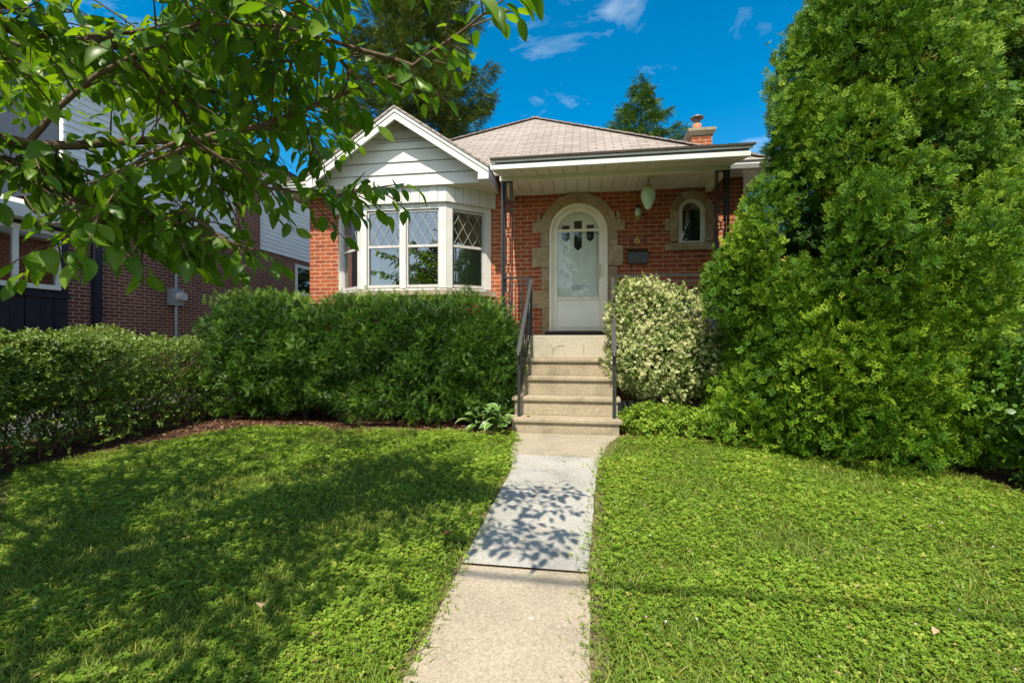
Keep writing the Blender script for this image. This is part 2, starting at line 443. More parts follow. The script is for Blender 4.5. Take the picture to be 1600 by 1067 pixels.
# ================================================================== SETTING
def gz(y): return -0.04*max(0, 5.3 - max(y, -4))

g = MB()
xs = [-120, 120]; ys = [-120, -4, 5.3, 160]
for i in range(3):
    a, b = ys[i], ys[i+1]
    g.add([(-120, a, gz(a)), (120, a, gz(a)), (120, b, gz(b)), (-120, b, gz(b))], [(0, 1, 2, 3)])
tag(g.build('ground', M['turf']), kind='structure')

def sheet(name, poly, dz, mat, n=14):
    """thin sheet following the ground, cut in strips along y"""
    ys = sorted({p[1] for p in poly} | {5.3, -4.0}); ys = [y for y in ys if min(p[1] for p in poly) <= y <= max(p[1] for p in poly)]
    m = MB()
    def span(y):
        xs = []
        for (x0, y0), (x1, y1) in zip(poly, poly[1:] + poly[:1]):
            if min(y0, y1) - 1e-9 <= y <= max(y0, y1) + 1e-9 and abs(y1 - y0) > 1e-9: xs.append(x0 + (x1-x0)*(y-y0)/(y1-y0))
        return min(xs), max(xs)
    for a, b in zip(ys, ys[1:]):
        la, ra = span(a + 1e-6); lb, rb = span(b - 1e-6)
        m.add([(la, a, gz(a)+dz), (ra, a, gz(a)+dz), (rb, b, gz(b)+dz), (lb, b, gz(b)+dz)], [(0, 1, 2, 3)])
    return tag(m.build(name, mat), kind='structure')

sheet('planting_bed', [(-6.3, -.5), (-5.7, 2.2), (-5.25, 3.25), (-4.55, 4.65), (-4.1, 5.2), (-2.3, 5.22), (-.76, 5.15), (-.76, 7.33), (-6.3, 7.33)], .004, M['mulch'])
sheet('shrub_bed', [(.45, 5.28), (1.5, 5.15), (2.2, 4.8), (3.3, 4.3), (3.2, 3.9), (3.5, 3.2), (4.6, 3.0), (4.6, 7.6), (.45, 7.6)], .004, M['mulch'])
sheet('asphalt_drive', [(-9.1, -12), (-6.35, -12), (-6.35, 24), (-9.1, 24)], .008, M['asphalt'])
sheet('concrete_drive', [(4.75, -12), (7.4, -12), (7.4, 24), (4.75, 24)], .012, M['drive'])
sheet('street', [(-90, -16), (90, -16), (90, -9), (-90, -9)], .012, M['asphalt'])

def wob(pts, amp, step=.13, seed=0):
    out = []
    for (x0, y0), (x1, y1) in zip(pts, pts[1:]):
        k = max(1, int(abs(y1-y0)/step))
        for i in range(k):
            t = i/k; y = y0 + (y1-y0)*t
            out.append((x0 + (x1-x0)*t + amp*noise.noise(Vector((y*2.3, seed, 0))) + amp*.6*noise.noise(Vector((y*7.3, seed+5, 0))), y))
    out.append(pts[-1]); return out
def strip(name, left, right, y0, y1, dz, mat, amp, seed):
    L = [p for p in left]; Rr = [p for p in right]
    def at(pts, y):
        for (xa, ya), (xb, yb) in zip(pts, pts[1:]):
            if min(ya, yb) <= y <= max(ya, yb): return xa + (xb-xa)*(y-ya)/(yb-ya)
        return pts[-1][0]
    n = max(2, int((y1-y0)/.07)); m = MB(); rows = []
    for i in range(n+1):
        y = y0 + (y1-y0)*i/n
        w1 = amp*(noise.noise(Vector((y*3, seed, 0))) + .6*noise.noise(Vector((y*11, seed, 3))))
        w2 = amp*(noise.noise(Vector((y*3, seed+9, 0))) + .6*noise.noise(Vector((y*11, seed+9, 3))))
        rows.append((at(left, y) + w1, at(right, y) + w2, y))
    for a, b in zip(rows, rows[1:]):
        m.add([(a[0], a[2], gz(a[2])+dz), (a[1], a[2], gz(a[2])+dz), (b[1], b[2], gz(b[2])+dz), (b[0], b[2], gz(b[2])+dz)], [(0, 1, 2, 3)])
    return tag(m.build(name, mat), kind='structure')
PL = [(-.66, -6), (-.655, 1.6), (-.645, 2.42), (-.61, 4.07), (-.68, 4.5), (-.76, 5.4)]
PR = [(.03, -6), (.04, 1.7), (.045, 2.5), (.15, 4.17), (.20, 4.5), (.30, 5.0), (.46, 5.4)]
strip('path_edge_soil', [(x-.045, y) for x, y in PL], [(x+.075, y) for x, y in PR], -6, 5.4, .008, M['dirt'], .03, 2)
strip('path', PL, PR, -6, 2.44, .016, M['path_tan'], .012, 4)
strip('path_white_slab', PL, PR, 2.452, 4.50, .022, M['path_white'], .010, 6)
strip('path_landing', PL, PR, 4.512, 5.40, .016, M['path_land'], .010, 8)

# ================================================================== HOUSE
W = 7.33
HL, HR = -4.663, 2.446
house = thing('brick_house', (-1.1, W, 0), 'red brick bungalow with white bay window, arched front door and covered porch', 'house')

def arch(cx, h, z0, ztop, n=20, y=W):
    zs = ztop - h
    pts = [(cx-h, y, z0)] + [(cx + h*math.cos(math.pi - math.pi*i/n), y, zs + h*math.sin(math.pi*i/n)) for i in range(n+1)] + [(cx+h, y, z0)]
    return [Vector(p) for p in pts]
def arch_ring(m, outer, inner, y0, y1):
    n = len(outer); vs = []
    for pts in (outer, inner):
        for y in (y0, y1):
            vs += [(p.x, y, p.z) for p in pts]
    o0, o1, i0, i1 = 0, n, 2*n, 3*n; fs = []
    for k in range(n-1):
        fs += [(o0+k, o0+k+1, i0+k+1, i0+k), (o1+k, i1+k, i1+k+1, o1+k+1), (o0+k, o1+k, o1+k+1, o0+k+1), (i0+k, i0+k+1, i1+k+1, i1+k)]
    fs += [(o0, i0, i1, o1), (o0+n-1, o1+n-1, i1+n-1, i0+n-1)]
    m.add(vs, fs)
def arch_fill(m, pts, y0, y1):
    n = len(pts)
    m.add([(p.x, y0, p.z) for p in pts] + [(p.x, y1, p.z) for p in pts],
          [tuple(range(n)), tuple(range(n, 2*n))[::-1]] + [(i, n+i, n+(i+1) % n, (i+1) % n) for i in range(n)])

DC = -.032
door_hole = arch(DC, .462, 1.19, 3.292)
win_hole = arch(1.696, .194, 2.61, 3.29)
bay_hole = [Vector(p) for p in ((-3.95, W, 1.9), (-3.95, W, 3.2), (-1.6, W, 3.2), (-1.6, W, 1.9))]
outer = [Vector(p) for p in ((HL, W, .0), (HR, W, .0), (HR, W, 3.72), (HL, W, 3.72))]
m = MB(); loops = [outer, door_hole, win_hole, bay_hole]
allv = [p for lp in loops for p in lp]
m.add(allv, [t if (allv[t[1]]-allv[t[0]]).cross(allv[t[2]]-allv[t[0]]).y < 0 else t[::-1] for t in tessellate_polygon(loops)])
YB = 17
m.add([(HL, W, 0), (HL, W, 3.72), (HL, YB, 3.72), (HL, YB, 0)], [(0, 1, 2, 3)])
m.add([(HR, W, 0), (HR, YB, 0), (HR, YB, 3.72), (HR, W, 3.72)], [(0, 1, 2, 3)])
m.add([(HL, YB, 0), (HL, YB, 3.72), (HR, YB, 3.72), (HR, YB, 0)], [(0, 1, 2, 3)])
# opening reveals
for hole in (door_hole, win_hole):
    n = len(hole)
    m.add([p for p in hole] + [p + Vector((0, .2, 0)) for p in hole], [(i, i+1, n+i+1, n+i) for i in range(n-1)])
wall = m.build('wall', M['brick'], house)
# room behind the openings
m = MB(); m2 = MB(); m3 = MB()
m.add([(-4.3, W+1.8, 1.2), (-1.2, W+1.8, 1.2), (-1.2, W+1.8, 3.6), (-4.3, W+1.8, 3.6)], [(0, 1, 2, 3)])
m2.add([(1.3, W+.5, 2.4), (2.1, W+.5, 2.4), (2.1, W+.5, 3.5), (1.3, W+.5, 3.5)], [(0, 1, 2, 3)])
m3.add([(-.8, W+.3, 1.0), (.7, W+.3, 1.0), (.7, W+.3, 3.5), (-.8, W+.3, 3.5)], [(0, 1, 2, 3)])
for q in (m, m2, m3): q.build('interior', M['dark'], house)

# ---- main roof (hip)
EX0, EX1, EY0, EY1 = -4.95, 2.78, 7.0, 17.6
EZ = 3.71; RX = -1.05; RZ = 6.38; RY0, RY1 = 10.8, 13.8
m = MB()
v = [(EX0, EY0, EZ), (EX1, EY0, EZ), (EX1, EY1, EZ), (EX0, EY1, EZ), (RX, RY0, RZ), (RX, RY1, RZ),
     (EX0, EY0, EZ-.03), (EX1, EY0, EZ-.03), (EX1, EY1, EZ-.03), (EX0, EY1, EZ-.03)]
m.add(v, [(0, 1, 4), (1, 2, 5, 4), (2, 3, 5), (3, 0, 4, 5), (0, 6, 7, 1), (1, 7, 8, 2), (2, 8, 9, 3), (3, 9, 6, 0), (9, 8, 7, 6)])
roof = m.build('roof', M['shingle'], house)
# hip and ridge caps
m = MB()
for a, b in (((EX0, EY0, EZ), (RX, RY0, RZ)), ((EX1, EY0, EZ), (RX, RY0, RZ)), ((RX, RY0, RZ), (RX, RY1, RZ))):
    a, b = Vector(a), Vector(b); L = (b-a).length; k = int(L/.3)
    for i in range(k):
        p = a + (b-a)*(i/k); q = a + (b-a)*((i+1.08)/k)
        m.bar(p + Vector((0, 0, .012)), q + Vector((0, 0, .004)), .2, .022)
m.build('ridge_cap', M['shingle'], roof)
# eaves: soffit boards and gutters
m = MB()
m.box(EX0+.03, -4.19, EY0+.03, W+.0, 3.585, 3.61); m.box(EX0+.03, HL, W, EY1-.05, 3.585, 3.61)
m.build('soffit', M['soffit'], roof); m = MB()
m.box(1.98, EX1-.03, EY0+.03, W, 3.585, 3.61); m.box(HR, EX1-.03, W, EY1-.05, 3.585, 3.61)
m.build('soffit', M['soffit'], roof)
m = MB()
def gutter(m, p, q, out):     # a moulded gutter: lower face, step, lip
    p, q, out = Vector(p), Vector(q), Vector(out)
    prof = [(0, -.115), (.05, -.115), (.075, -.06), (.07, -.045), (.095, -.012), (.095, 0), (0, 0)]
    a = [p + out*o + Vector((0, 0, z)) for o, z in prof]; b = [x + (q - p) for x in a]; n = len(a)
    m.add(a + b, [tuple(range(n)), tuple(range(n, 2*n))[::-1]] + [(i, n+i, n+(i+1) % n, (i+1) % n) for i in range(n)])
gutter(m, (EX0-.0, EY0, 3.70), (-4.19, EY0, 3.70), (0, -1, 0)); gutter(m, (EX0, EY0-.09, 3.70), (EX0, EY1, 3.70), (-1, 0, 0))
m.build('gutter', M['white'], roof); m = MB()
gutter(m, (1.99, EY0, 3.70), (EX1, EY0, 3.70), (0, -1, 0)); gutter(m, (EX1, EY0-.09, 3.70), (EX1, EY1, 3.70), (1, 0, 0))
m.build('gutter', M['white'], roof)
# roof vents, chimney
chim = MB().box(2.08, 2.455, 9.0, 9.42, .0, 4.96).build('chimney', M['brick'], house)
m = MB(); m.box(2.02, 2.515, 8.94, 9.48, 5.035, 5.085); m.hexa([(2.06,8.98,4.962),(2.475,8.98,4.962),(2.475,9.44,4.962),(2.06,9.44,4.962)], [(2.02,8.94,5.034),(2.515,8.94,5.034),(2.515,9.48,5.034),(2.02,9.48,5.034)])
m.build('chimney_cap', M['concrete'], chim)
MB().lathe((2.23, 9.2, 5.085), [(.0, 0), (.085, 0), (.08, .17), (.06, .17), (.06, .05)], 20).build('flue', M['clay'], chim)
m = MB(); m.lathe((2.23, 9.2, 5.255), [(.045, -.02), (.045, .10)], 16)
for k in range(4):
    a = math.pi/4 + k*math.pi/2; m.tube([(2.23+.06*math.cos(a), 9.2+.06*math.sin(a), 5.26), (2.23+.085*math.cos(a), 9.2+.085*math.sin(a), 5.39)], .006, 6)
m.lathe((2.23, 9.2, 5.37), [(.125, 0), (.128, .012), (.06, .055), (0, .065)], 20); m.lathe((2.23, 9.2, 5.37), [(.125, 0), (0, .02)], 20)
m.build('rain_cap', M['galv'], chim)

# ---- porch roof
PX0, PX1, PY = -1.115, 1.955, 5.62
def pz(y): return 3.40 + .255*(y - 5.60)
m = MB()
m.hexa([(PX0, 5.58, 3.372), (PX1+.05, 5.58, 3.372), (PX1+.05, 7.35, pz(7.35)-.03), (PX0, 7.35, pz(7.35)-.03)],
       [(PX0, 5.58, 3.398), (PX1+.05, 5.58, 3.398), (PX1+.05, 7.35, pz(7.35)), (PX0, 7.35, pz(7.35))])
proof = m.build('porch_roof', M['shingle'], house)
MB().box(PX0, PX1+.045, 5.576, 5.5795, 3.374, 3.396).build('shingle_shadow_line', M['bark_dark'], proof)  # dark strip stands in for the shadow line along the shingles
m = MB(); m.box(PX0, PX1+.02, 5.605, 5.625, 3.345, 3.371)                 # drip edge
m.box(PX0, PX1, 5.615, 5.66, 3.262, 3.318)                                # lower white board
for x0, x1 in ((PX1-.03, PX1),):
    m.hexa([(x0, 5.662, 3.262), (x1, 5.662, 3.262), (x1, 7.0, 3.56), (x0, 7.0, 3.56)], [(x0, 5.662, 3.37), (x1, 5.662, 3.37), (x1, 7.0, 3.70), (x0, 7.0, 3.70)])
m.build('fascia', M['white'], proof)
m = MB(); m.box(PX0+.01, PX1-.01, 5.645, 5.70, 3.319, 3.344); m.build('gutter', M['grey_metal'], proof)
# panelled soffit: separate boards with gaps, following the roof slope, then the level porch ceiling
m = MB(); n = 17
for i in range(n):
    a = PX0 + (PX1-.03-PX0)*i/n + .004; b = PX0 + (PX1-.03-PX0)*(i+1)/n - .004
    m.hexa([(a, 5.665, 3.272), (b, 5.665, 3.272), (b, 6.37, 3.437), (a, 6.37, 3.437)], [(a, 5.665, 3.285), (b, 5.665, 3.285), (b, 6.37, 3.45), (a, 6.37, 3.45)])
    m.box(a, b, 6.45, W-.03, 3.475, 3.49)
m.box(PX0, 2.03, W-.03, W-.002, 3.46, 3.52)
m.build('soffit', M['soffit'], proof)
m = MB(); m.box(PX0, PX1-.03, 6.45, W-.04, 3.492, 3.497); m.build('ceiling_back', M['dark'], proof)
m = MB(); m.box(-1.13, 1.97, 6.372, 6.448, 3.375, 3.475); m.box(1.89, 1.97, 6.45, 7.3, 3.375, 3.475); m.box(-1.13, -1.05, 6.45, 7.3, 3.375, 3.475)
m.build('beam', M['soffit'], proof, .004)

# ---- gable over the bay
GX, GZ, GE = -2.755, 4.64, 1.45
SL = .676
def gzt(x): return GZ - SL*abs(x - GX)
m = MB()
for sgn in (-1, 1):
    xe = GX + sgn*GE; ze = gzt(xe)
    m.hexa([(GX, 6.47, GZ-.035), (xe, 6.47, ze-.035), (xe, 8.6, ze-.035), (GX, 8.6, GZ-.035)], [(GX, 6.47, GZ), (xe, 6.47, ze), (xe, 8.6, ze), (GX, 8.6, GZ)])
gable = m.build('gable_roof', M['shingle'], house)
m = MB()
for sgn in (-1, 1):
    xe = GX + sgn*(GE-.01); ze = gzt(xe)
    for y0, y1, t0, t1 in ((6.485, 6.53, .037, .095), (6.505, 6.53, .095, .115), (6.495, 6.53, .115, .205)):
        m.hexa([(GX, y0, GZ-t1), (xe, y0, ze-t1), (xe, y1, ze-t1), (GX, y1, GZ-t1)], [(GX, y0, GZ-t0), (xe, y0, ze-t0), (xe, y1, ze-t0), (GX, y1, GZ-t0)])
    # eave fascia running back and the boxed end
    xa, xb = sorted((xe, xe - sgn*.03))
    m.box(xa, xb, 6.532, 7.3, ze-.175, ze-.038)
    xa, xb = sorted((xe - sgn*.002, xe - sgn*.16)); m.box(xa, xb, 6.492, 6.75, ze-.20, ze-.115)
m.build('rake_board', M['white'], gable)
m = MB()
for sgn in (-1, 1):     # rake soffit
    xe = GX + sgn*(GE-.03); ze = gzt(xe)
    m.hexa([(GX, 6.531, GZ-.06), (xe, 6.531, ze-.06), (xe, 6.76, ze-.06), (GX, 6.76, GZ-.06)], [(GX, 6.531, GZ-.04), (xe, 6.531, ze-.04), (xe, 6.76, ze-.04), (GX, 6.76, GZ-.04)])
m.box(GX-GE+.035, -3.72, 6.752, W, 3.515, 3.53); m.box(-1.75, GX+GE-.035, 6.752, W, 3.515, 3.53)
m.box(-3.72, -1.75, 6.79, W, 3.50, 3.53)
m.build('soffit', M['soffit'], gable)
m = MB(); zb = 3.50; rows = 6; bh = .192
for i in range(rows):
    z0 = zb + i*bh; z1 = min(z0 + bh, GZ - .10)
    if z1 <= z0: break
    h0 = (GZ-.06-z0)/SL; h1 = max(.01, (GZ-.06-z1)/SL)
    h0 = min(h0, GE-.05); h1 = min(h1, GE-.05)
    m.hexa([(GX-h0, 6.742, z0+.006), (GX+h0, 6.742, z0+.006), (GX+h0, 6.79, z0+.006), (GX-h0, 6.79, z0+.006)],
           [(GX-h1, 6.762, z1), (GX+h1, 6.762, z1), (GX+h1, 6.79, z1), (GX-h1, 6.79, z1)])
m.build('siding', M['white'], gable)
m = MB(); zv0, zv1 = 4.20, 4.45     # triangular louvred vent
for i in range(6):
    z = zv0 + (zv1-zv0)*i/6; h = (zv1 + .03 - z)/SL*.95
    m.hexa([(GX-h, 6.722, z), (GX+h, 6.722, z), (GX+h, 6.752, z+.018), (GX-h, 6.752, z+.018)], [(GX-h+.02, 6.726, z+.012), (GX+h-.02, 6.726, z+.012), (GX+h-.02, 6.752, z+.032), (GX-h+.02, 6.752, z+.032)])
m.build('vent', M['white'], gable)

# ---- bay window
A, B, C, D = Vector((-4.11, W, 0)), Vector((-3.47, 6.85, 0)), Vector((-2.06, 6.85, 0)), Vector((-1.447, W, 0))
def offs(o):   # plan outline pushed outward by o
    def ln(p, q):
        d = (q-p).normalized(); nrm = Vector((d.y, -d.x, 0)); return p + nrm*o, d
    L = [ln(A, B), ln(B, C), ln(C, D)]
    def isect(a, b):
        (p, d), (q, e) = a, b; t = ((q.x-p.x)*e.y - (q.y-p.y)*e.x)/(d.x*e.y - d.y*e.x); return p + d*t
    def atW(a): p, d = a; return p + d*((W - p.y)/d.y)
    return [atW(L[0]), isect(L[0], L[1]), isect(L[1], L[2]), atW(L[2])]
def band(m, o0, o1, z0, z1):
    a, b = offs(o0), offs(o1); n = 4
    vs = [(p.x, p.y, z) for z in (z0, z1) for q in (a, b) for p in q]
    # 0-3 outer low(b?) : index a_low 0-3, b_low 4-7, a_hi 8-11, b_hi 12-15
    fs = []
    for k in range(3):
        fs += [(4+k, 4+k+1, 12+k+1, 12+k), (k, 8+k, 8+k+1, k+1), (8+k, 12+k, 12+k+1, 8+k+1), (k, k+1, 4+k+1, 4+k)]
    fs += [(0, 4, 12, 8), (3, 11, 15, 7)]
    m.add(vs, fs)
m = MB(); band(m, -.11, 0, 3.175, 3.26); band(m, -.11, 0, 1.90, 1.93)
def panel(p, q, s0, s1, y0, y1, z0, z1, m):
    """box on face p-q: s along, y0..y1 outward depth (positive = out)"""
    d = (q-p).normalized(); nrm = Vector((d.y, -d.x, 0))
    c = lambda s, o, z: p + d*s + nrm*o + Vector((0, 0, z))
    m.hexa([c(s0, y1, z0), c(s1, y1, z0), c(s1, y0, z0), c(s0, y0, z0)], [c(s0, y1, z1), c(s1, y1, z1), c(s1, y0, z1), c(s0, y0, z1)])
faces = [(A, B, [(.0, .09), (.70, .80)]), (B, C, [(.0, .10), (.665, .755), (1.30, 1.41)]), (C, D, [(.0, .10), (.67, .778)])]
spans = []
for p, q, posts in faces:
    for s0, s1 in posts: panel(p, q, s0, s1, -.10, .012, 1.932, 3.174, m)
    for (a0, a1), (b0, b1) in zip(posts, posts[1:]): spans.append((p, q, a1, b0))
bay = m.build('bay_window', M['white'], house)
m = MB(); band(m, -.3, .06, 1.82, 1.898); m.build('sill', M['concrete'], bay)
m = MB(); band(m, -.2, .0, .1, 1.818); m.build('apron', M['brick'], bay)
m = MB()     # board-and-batten skirt above the windows
o3 = offs(.05)
for k in range(3):
    p, q = o3[k], o3[k+1]; L = (q-p).length; n = max(4, int(round(L/.145)))
    for i in range(n):
        panel(p, q, L*i/n + .003, L*(i+1)/n - .003, -.05, 0 if i % 2 else .004, 3.262, 3.53, m)
m.build('skirt', M['white'], bay)
# back panel of the skirt so the gaps are dark board, not sky
m = MB(); band(m, -.12, -.004, 3.262, 3.49); m.build('skirt_backing', M['alu'], bay)
for wi, (p, q, s0, s1) in enumerate(spans):
    fr = MB(); t = .028
    zlo, zhi, zm = 1.945, 3.165, 2.60
    panel(p, q, s0+.004, s0+t, -.07, -.02, zlo, zhi, fr); panel(p, q, s1-t, s1-.004, -.07, -.02, zlo, zhi, fr)
    panel(p, q, s0+t, s1-t, -.07, -.02, zhi-t, zhi, fr); panel(p, q, s0+t, s1-t, -.07, -.015, zlo, zlo+.045, fr)
    panel(p, q, s0+t, s1-t, -.065, -.022, zm-.02, zm+.02, fr)
    fo = fr.build('window_frame', M['alu'], bay)
    d = (q-p).normalized(); nrm = Vector((d.y, -d.x, 0))
    pn = MB(); c = lambda s, o, z: p + d*s + nrm*o + Vector((0, 0, z))
    for z0, z1, o in ((zlo+.045, zm-.02, -.052), (zm+.02, zhi-t, -.042)):
        pn.add([c(s0+t, o, z0), c(s1-t, o, z0), c(s1-t, o, z1), c(s0+t, o, z1)], [(0, 1, 2, 3)])
    pn.build('pane', M['glass'], bay)
    lt = MB(); a0, a1, z0, z1 = s0+t+.005, s1-t-.005, zm+.022, zhi-t-.002; wv = (a1-a0); ng = 3 if wv > .35 else 2
    stepx = wv/ng; slope = 1.75
    for sg in (-1, 1):
        for k in range(-8, 14):
            x = a0 + k*stepx; pts = []
            # line s = x + sg*(z - z0)/slope clipped to the rectangle
            zz0, zz1 = z0, z1
            lo = (a0 - x)*slope*sg + z0; hi = (a1 - x)*slope*sg + z0
            zz0 = max(zz0, min(lo, hi)); zz1 = min(zz1, max(lo, hi))
            if zz1 - zz0 > .02:
                lt.bar(c(x + sg*(zz0-z0)/slope, -.036 + .002*sg, zz0), c(x + sg*(zz1-z0)/slope, -.036 + .002*sg, zz1), .0065, .004, up=tuple(nrm))
    lt.build('lattice', M['lead'], bay)
    cu = MB(); o = -.20
    if wi in (0, 3): cu.add([c(s0+.01, -.075, 1.95), c(s1-.01, -.075, 1.95), c(s1-.01, -.075, zm), c(s0+.01, -.075, zm)], [(0, 1, 2, 3)])
    else: cu.add([c(s0-.02, o, 1.95), c(s0+.09, o-.03, 1.95), c(s0+.09, o-.03, 3.2), c(s0-.02, o, 3.2)], [(0, 1, 2, 3)])
    cu.build('screen' if wi in (0, 3) else 'curtain', M['screen'] if wi in (0, 3) else M['curtain'], bay)

# ---- front door and its stone surround
m = MB()
arch_ring(m, arch(DC, .62, 2.83, 3.45), arch(DC, .468, 2.83, 3.296), W-.045, W-.001)
zq = 1.20
for i, (hh, wd) in enumerate(((.42, .12), (.30, .25), (.36, .13), (.32, .24), (.23, .14))):
    for sg in (-1, 1):
        x0 = DC + sg*.468; x1 = DC + sg*(.468 + wd + .02*math.sin(i*3+sg)); a, b = sorted((x0, x1))
        m.box(a, b, W-.045 - .008*(i % 2), W-.001, zq+.004, zq+hh-.004)
    zq += hh
for sg in (-1, 1):
    for k, (za, zb2, w0) in enumerate(((2.835, 3.0, .26), (3.0, 3.14, .18))):
        a, b = sorted((DC + sg*.60, DC + sg*(.468+w0))); m.box(a, b, W-.043, W-.001, za, zb2)
m.build('stone_surround', M['stone'], house, .012)
m = MB(); m.box(-.55, .49, W-.10, W-.047, 1.192, 1.255); m.box(-.494, .43, W-.0469, W+.15, 1.192, 1.25); m.build('threshold', M['wood_sill'], house)
m = MB()
arch_ring(m, arch(DC, .461, 1.252, 3.291), arch(DC, .418, 1.252, 3.248), W-.03, W+.10)
arch_ring(m, arch(DC, .4175, 1.256, 3.2475), arch(DC, .395, 1.256, 3.225), W-.012, W+.09)
m.build('door_frame', M['cream'], house)
m = MB(); hs = .392
arch_ring(m, arch(DC, hs, 1.262, 3.222), arch(DC, hs-.062, 1.262, 3.16), W, W+.035)
m.box(DC-hs+.063, DC+hs-.063, W+.001, W+.034, 1.262, 1.32); m.box(DC-hs+.063, DC+hs-.063, W+.001, W+.034, 1.75, 1.80); m.box(DC-hs+.063, DC+hs-.063, W+.001, W+.034, 2.845, 2.885)
door = m.build('door', M['cream'], house)
m = MB()
for i in range(9):
    z = 1.325 + i*.047; m.hexa([(DC-hs+.064, W+.010, z), (DC+hs-.064, W+.010, z), (DC+hs-.064, W+.03, z), (DC-hs+.064, W+.03, z)],
                               [(DC-hs+.064, W+.016, z+.0465), (DC+hs-.064, W+.016, z+.0465), (DC+hs-.064, W+.03, z+.0465), (DC-hs+.064, W+.03, z+.0465)])
m.build('kick_panel', M['door_white'], door)
m = MB()
top = [p for p in arch(DC, hs-.064, 2.886, 3.158)]
m.add([(p.x, W+.018, p.z) for p in top], [tuple(range(len(top)))])
m.add([(DC-hs+.064, W+.018, 1.801), (DC+hs-.064, W+.018, 1.801), (DC+hs-.064, W+.018, 2.844), (DC-hs+.064, W+.018, 2.844)], [(0, 1, 2, 3)])
m.build('pane', M['glass_door'], door)
m = MB(); m.box(DC+.34, DC+.352, W-.05, W-.03, 2.10, 2.32); m.box(DC+.338, DC+.354, W-.03, W, 2.11, 2.14); m.box(DC+.338, DC+.354, W-.03, W, 2.28, 2.31); m.build('handle', M['brass'], door)
m = MB(); inner = arch(DC, .46, 1.25, 3.285); arch_fill(m, inner, W+.11, W+.15)
idoor = m.build('inner_door', M['door_white'], house)
m = MB()
for cx, w, z0, z1 in ((DC-.195, .115, 2.70, 2.97), (DC, .125, 2.56, 3.04), (DC+.195, .115, 2.70, 2.97)):
    poly = [(cx-w/2, W+.104, z1), (cx-w/2, W+.104, z0+w*.45), (cx, W+.104, z0), (cx+w/2, W+.104, z0+w*.45), (cx+w/2, W+.104, z1)]
    m.prism(poly, (0, .006, 0))
m.build('light', M['dark'], idoor)
m = MB(); m.box(DC-.10, DC+.10, W+.10, W+.1095, 1.93, 2.0); m.build('mail_slot', M['alu'], idoor)
m = MB(); m.box(DC-.375, DC-.335, W+.075, W+.1095, 2.0, 2.32); m.build('handle', M['iron'], idoor)
# ---- little arched window
m = MB(); arch_ring(m, arch(1.696, .193, 2.612, 3.289), arch(1.696, .140, 2.612, 3.236), W-.01, W+.06); m.box(1.557, 1.835, W-.005, W+.06, 2.613, 2.64)
aw = m.build('arched_window', M['white'], house)
m = MB(); p = arch(1.696, .139, 2.641, 3.235); m.add([(q.x, W+.03, q.z) for q in p], [tuple(range(len(p)))]); m.build('pane', M['glass'], aw)
m = MB(); arch_ring(m, arch(1.696, .315, 2.63, 3.415), arch(1.696, .196, 2.63, 3.292), W-.035, W-.001)
m.box(1.30, 1.379, W-.04, W-.001, 2.80, 2.99); m.box(2.013, 2.09, W-.04, W-.001, 2.80, 2.99)
m.build('stone_surround', M['stone'], aw, .01)
m = MB(); m.box(1.30, 2.09, W-.06, W-.001, 2.495, 2.608); m.build('sill', M['stone'], aw, .008)

# ---- porch platform
m = MB(); m.box(-1.28, -.852, 6.40, W-.001, .30, 1.07); m.box(.492, 2.12, 6.40, W-.001, .30, 1.07); m.box(-.852, .492, 6.55, W-.001, .3, 1.07)
porch = m.build('porch', M['brick'], house)
m = MB(); m.box(-1.30, 2.14, 6.32, W-.002, 1.072, 1.187); m.build('porch_floor', M['concrete_slab'], porch, .008)
m = MB(); m.box(-1.3, -.853, 6.38, W-.001, 0, .298); m.build('foundation', M['foundation'], porch); m = MB(); m.box(.493, 2.14, 6.38, W-.001, 0, .298); m.build('foundation', M['foundation'], porch)
m = MB(); m.box(HL-.02, -4.15, W-.02, W-.001, 0, .34); m.build('foundation', M['foundation'], house); m = MB(); m.box(2.142, HR+.02, W-.02, W-.001, 0, .34); m.build('foundation', M['foundation'], house)

# ---- wrought iron porch columns
def column(x0, x1, flip):
    m = MB(); y = 6.40; z0, z1 = 1.19, 3.374
    xs_ = (x0, x0+.028, x1) if not flip else (x1, x1-.028, x0)
    m.bar((xs_[0], y, z0), (xs_[0], y, z1), .03); m.bar((xs_[1], y+.03, z0), (xs_[1], y+.03, z1), .02); m.bar((xs_[2], y, z0), (xs_[2], y, z1), .018)
    m.bar((xs_[0], y+.12, z0), (xs_[0], y+.12, z1), .016)
    lo, hi = sorted((xs_[1], xs_[2])); lo += .014; hi -= .014; mid = (lo+hi)/2; r = .0095
    m.bar((x0, y, z1-.01), (x1, y, z1-.01), .014); m.bar((x0, y, z0+.06), (x1, y, z0+.06), .014)
    z = z0 + .10; k = 0
    while z < z1 - .25:
        h = .40 if k % 2 == 0 else .30
        a, b = (lo+.012, hi-.012)
        ca = .018
        pts = [(a, z+ca), (a+ca, z), (b-ca, z), (b, z+ca), (b, z+h-ca), (b-ca, z+h), (a+ca, z+h), (a, z+h-ca), (a, z+ca)]
        m.tube([(px, y, pz_) for px, pz_ in pts], r, 6, False)
        if z + h + .10 < z1: m.bar((mid, y, z+h), (mid, y, z+h+.10), .011)
        m.bar((x0, y, z+h+.05), (x1, y, z+h+.05), .010)
        for zz in (z+h*.5,): m.bar((xs_[0], y, zz), (xs_[0], y+.12, zz), .011)
        z += h + .10; k += 1
    return m.build('porch_column', M['iron'], house)
column(-1.095, -.955, False); column(1.79, 1.945, True)

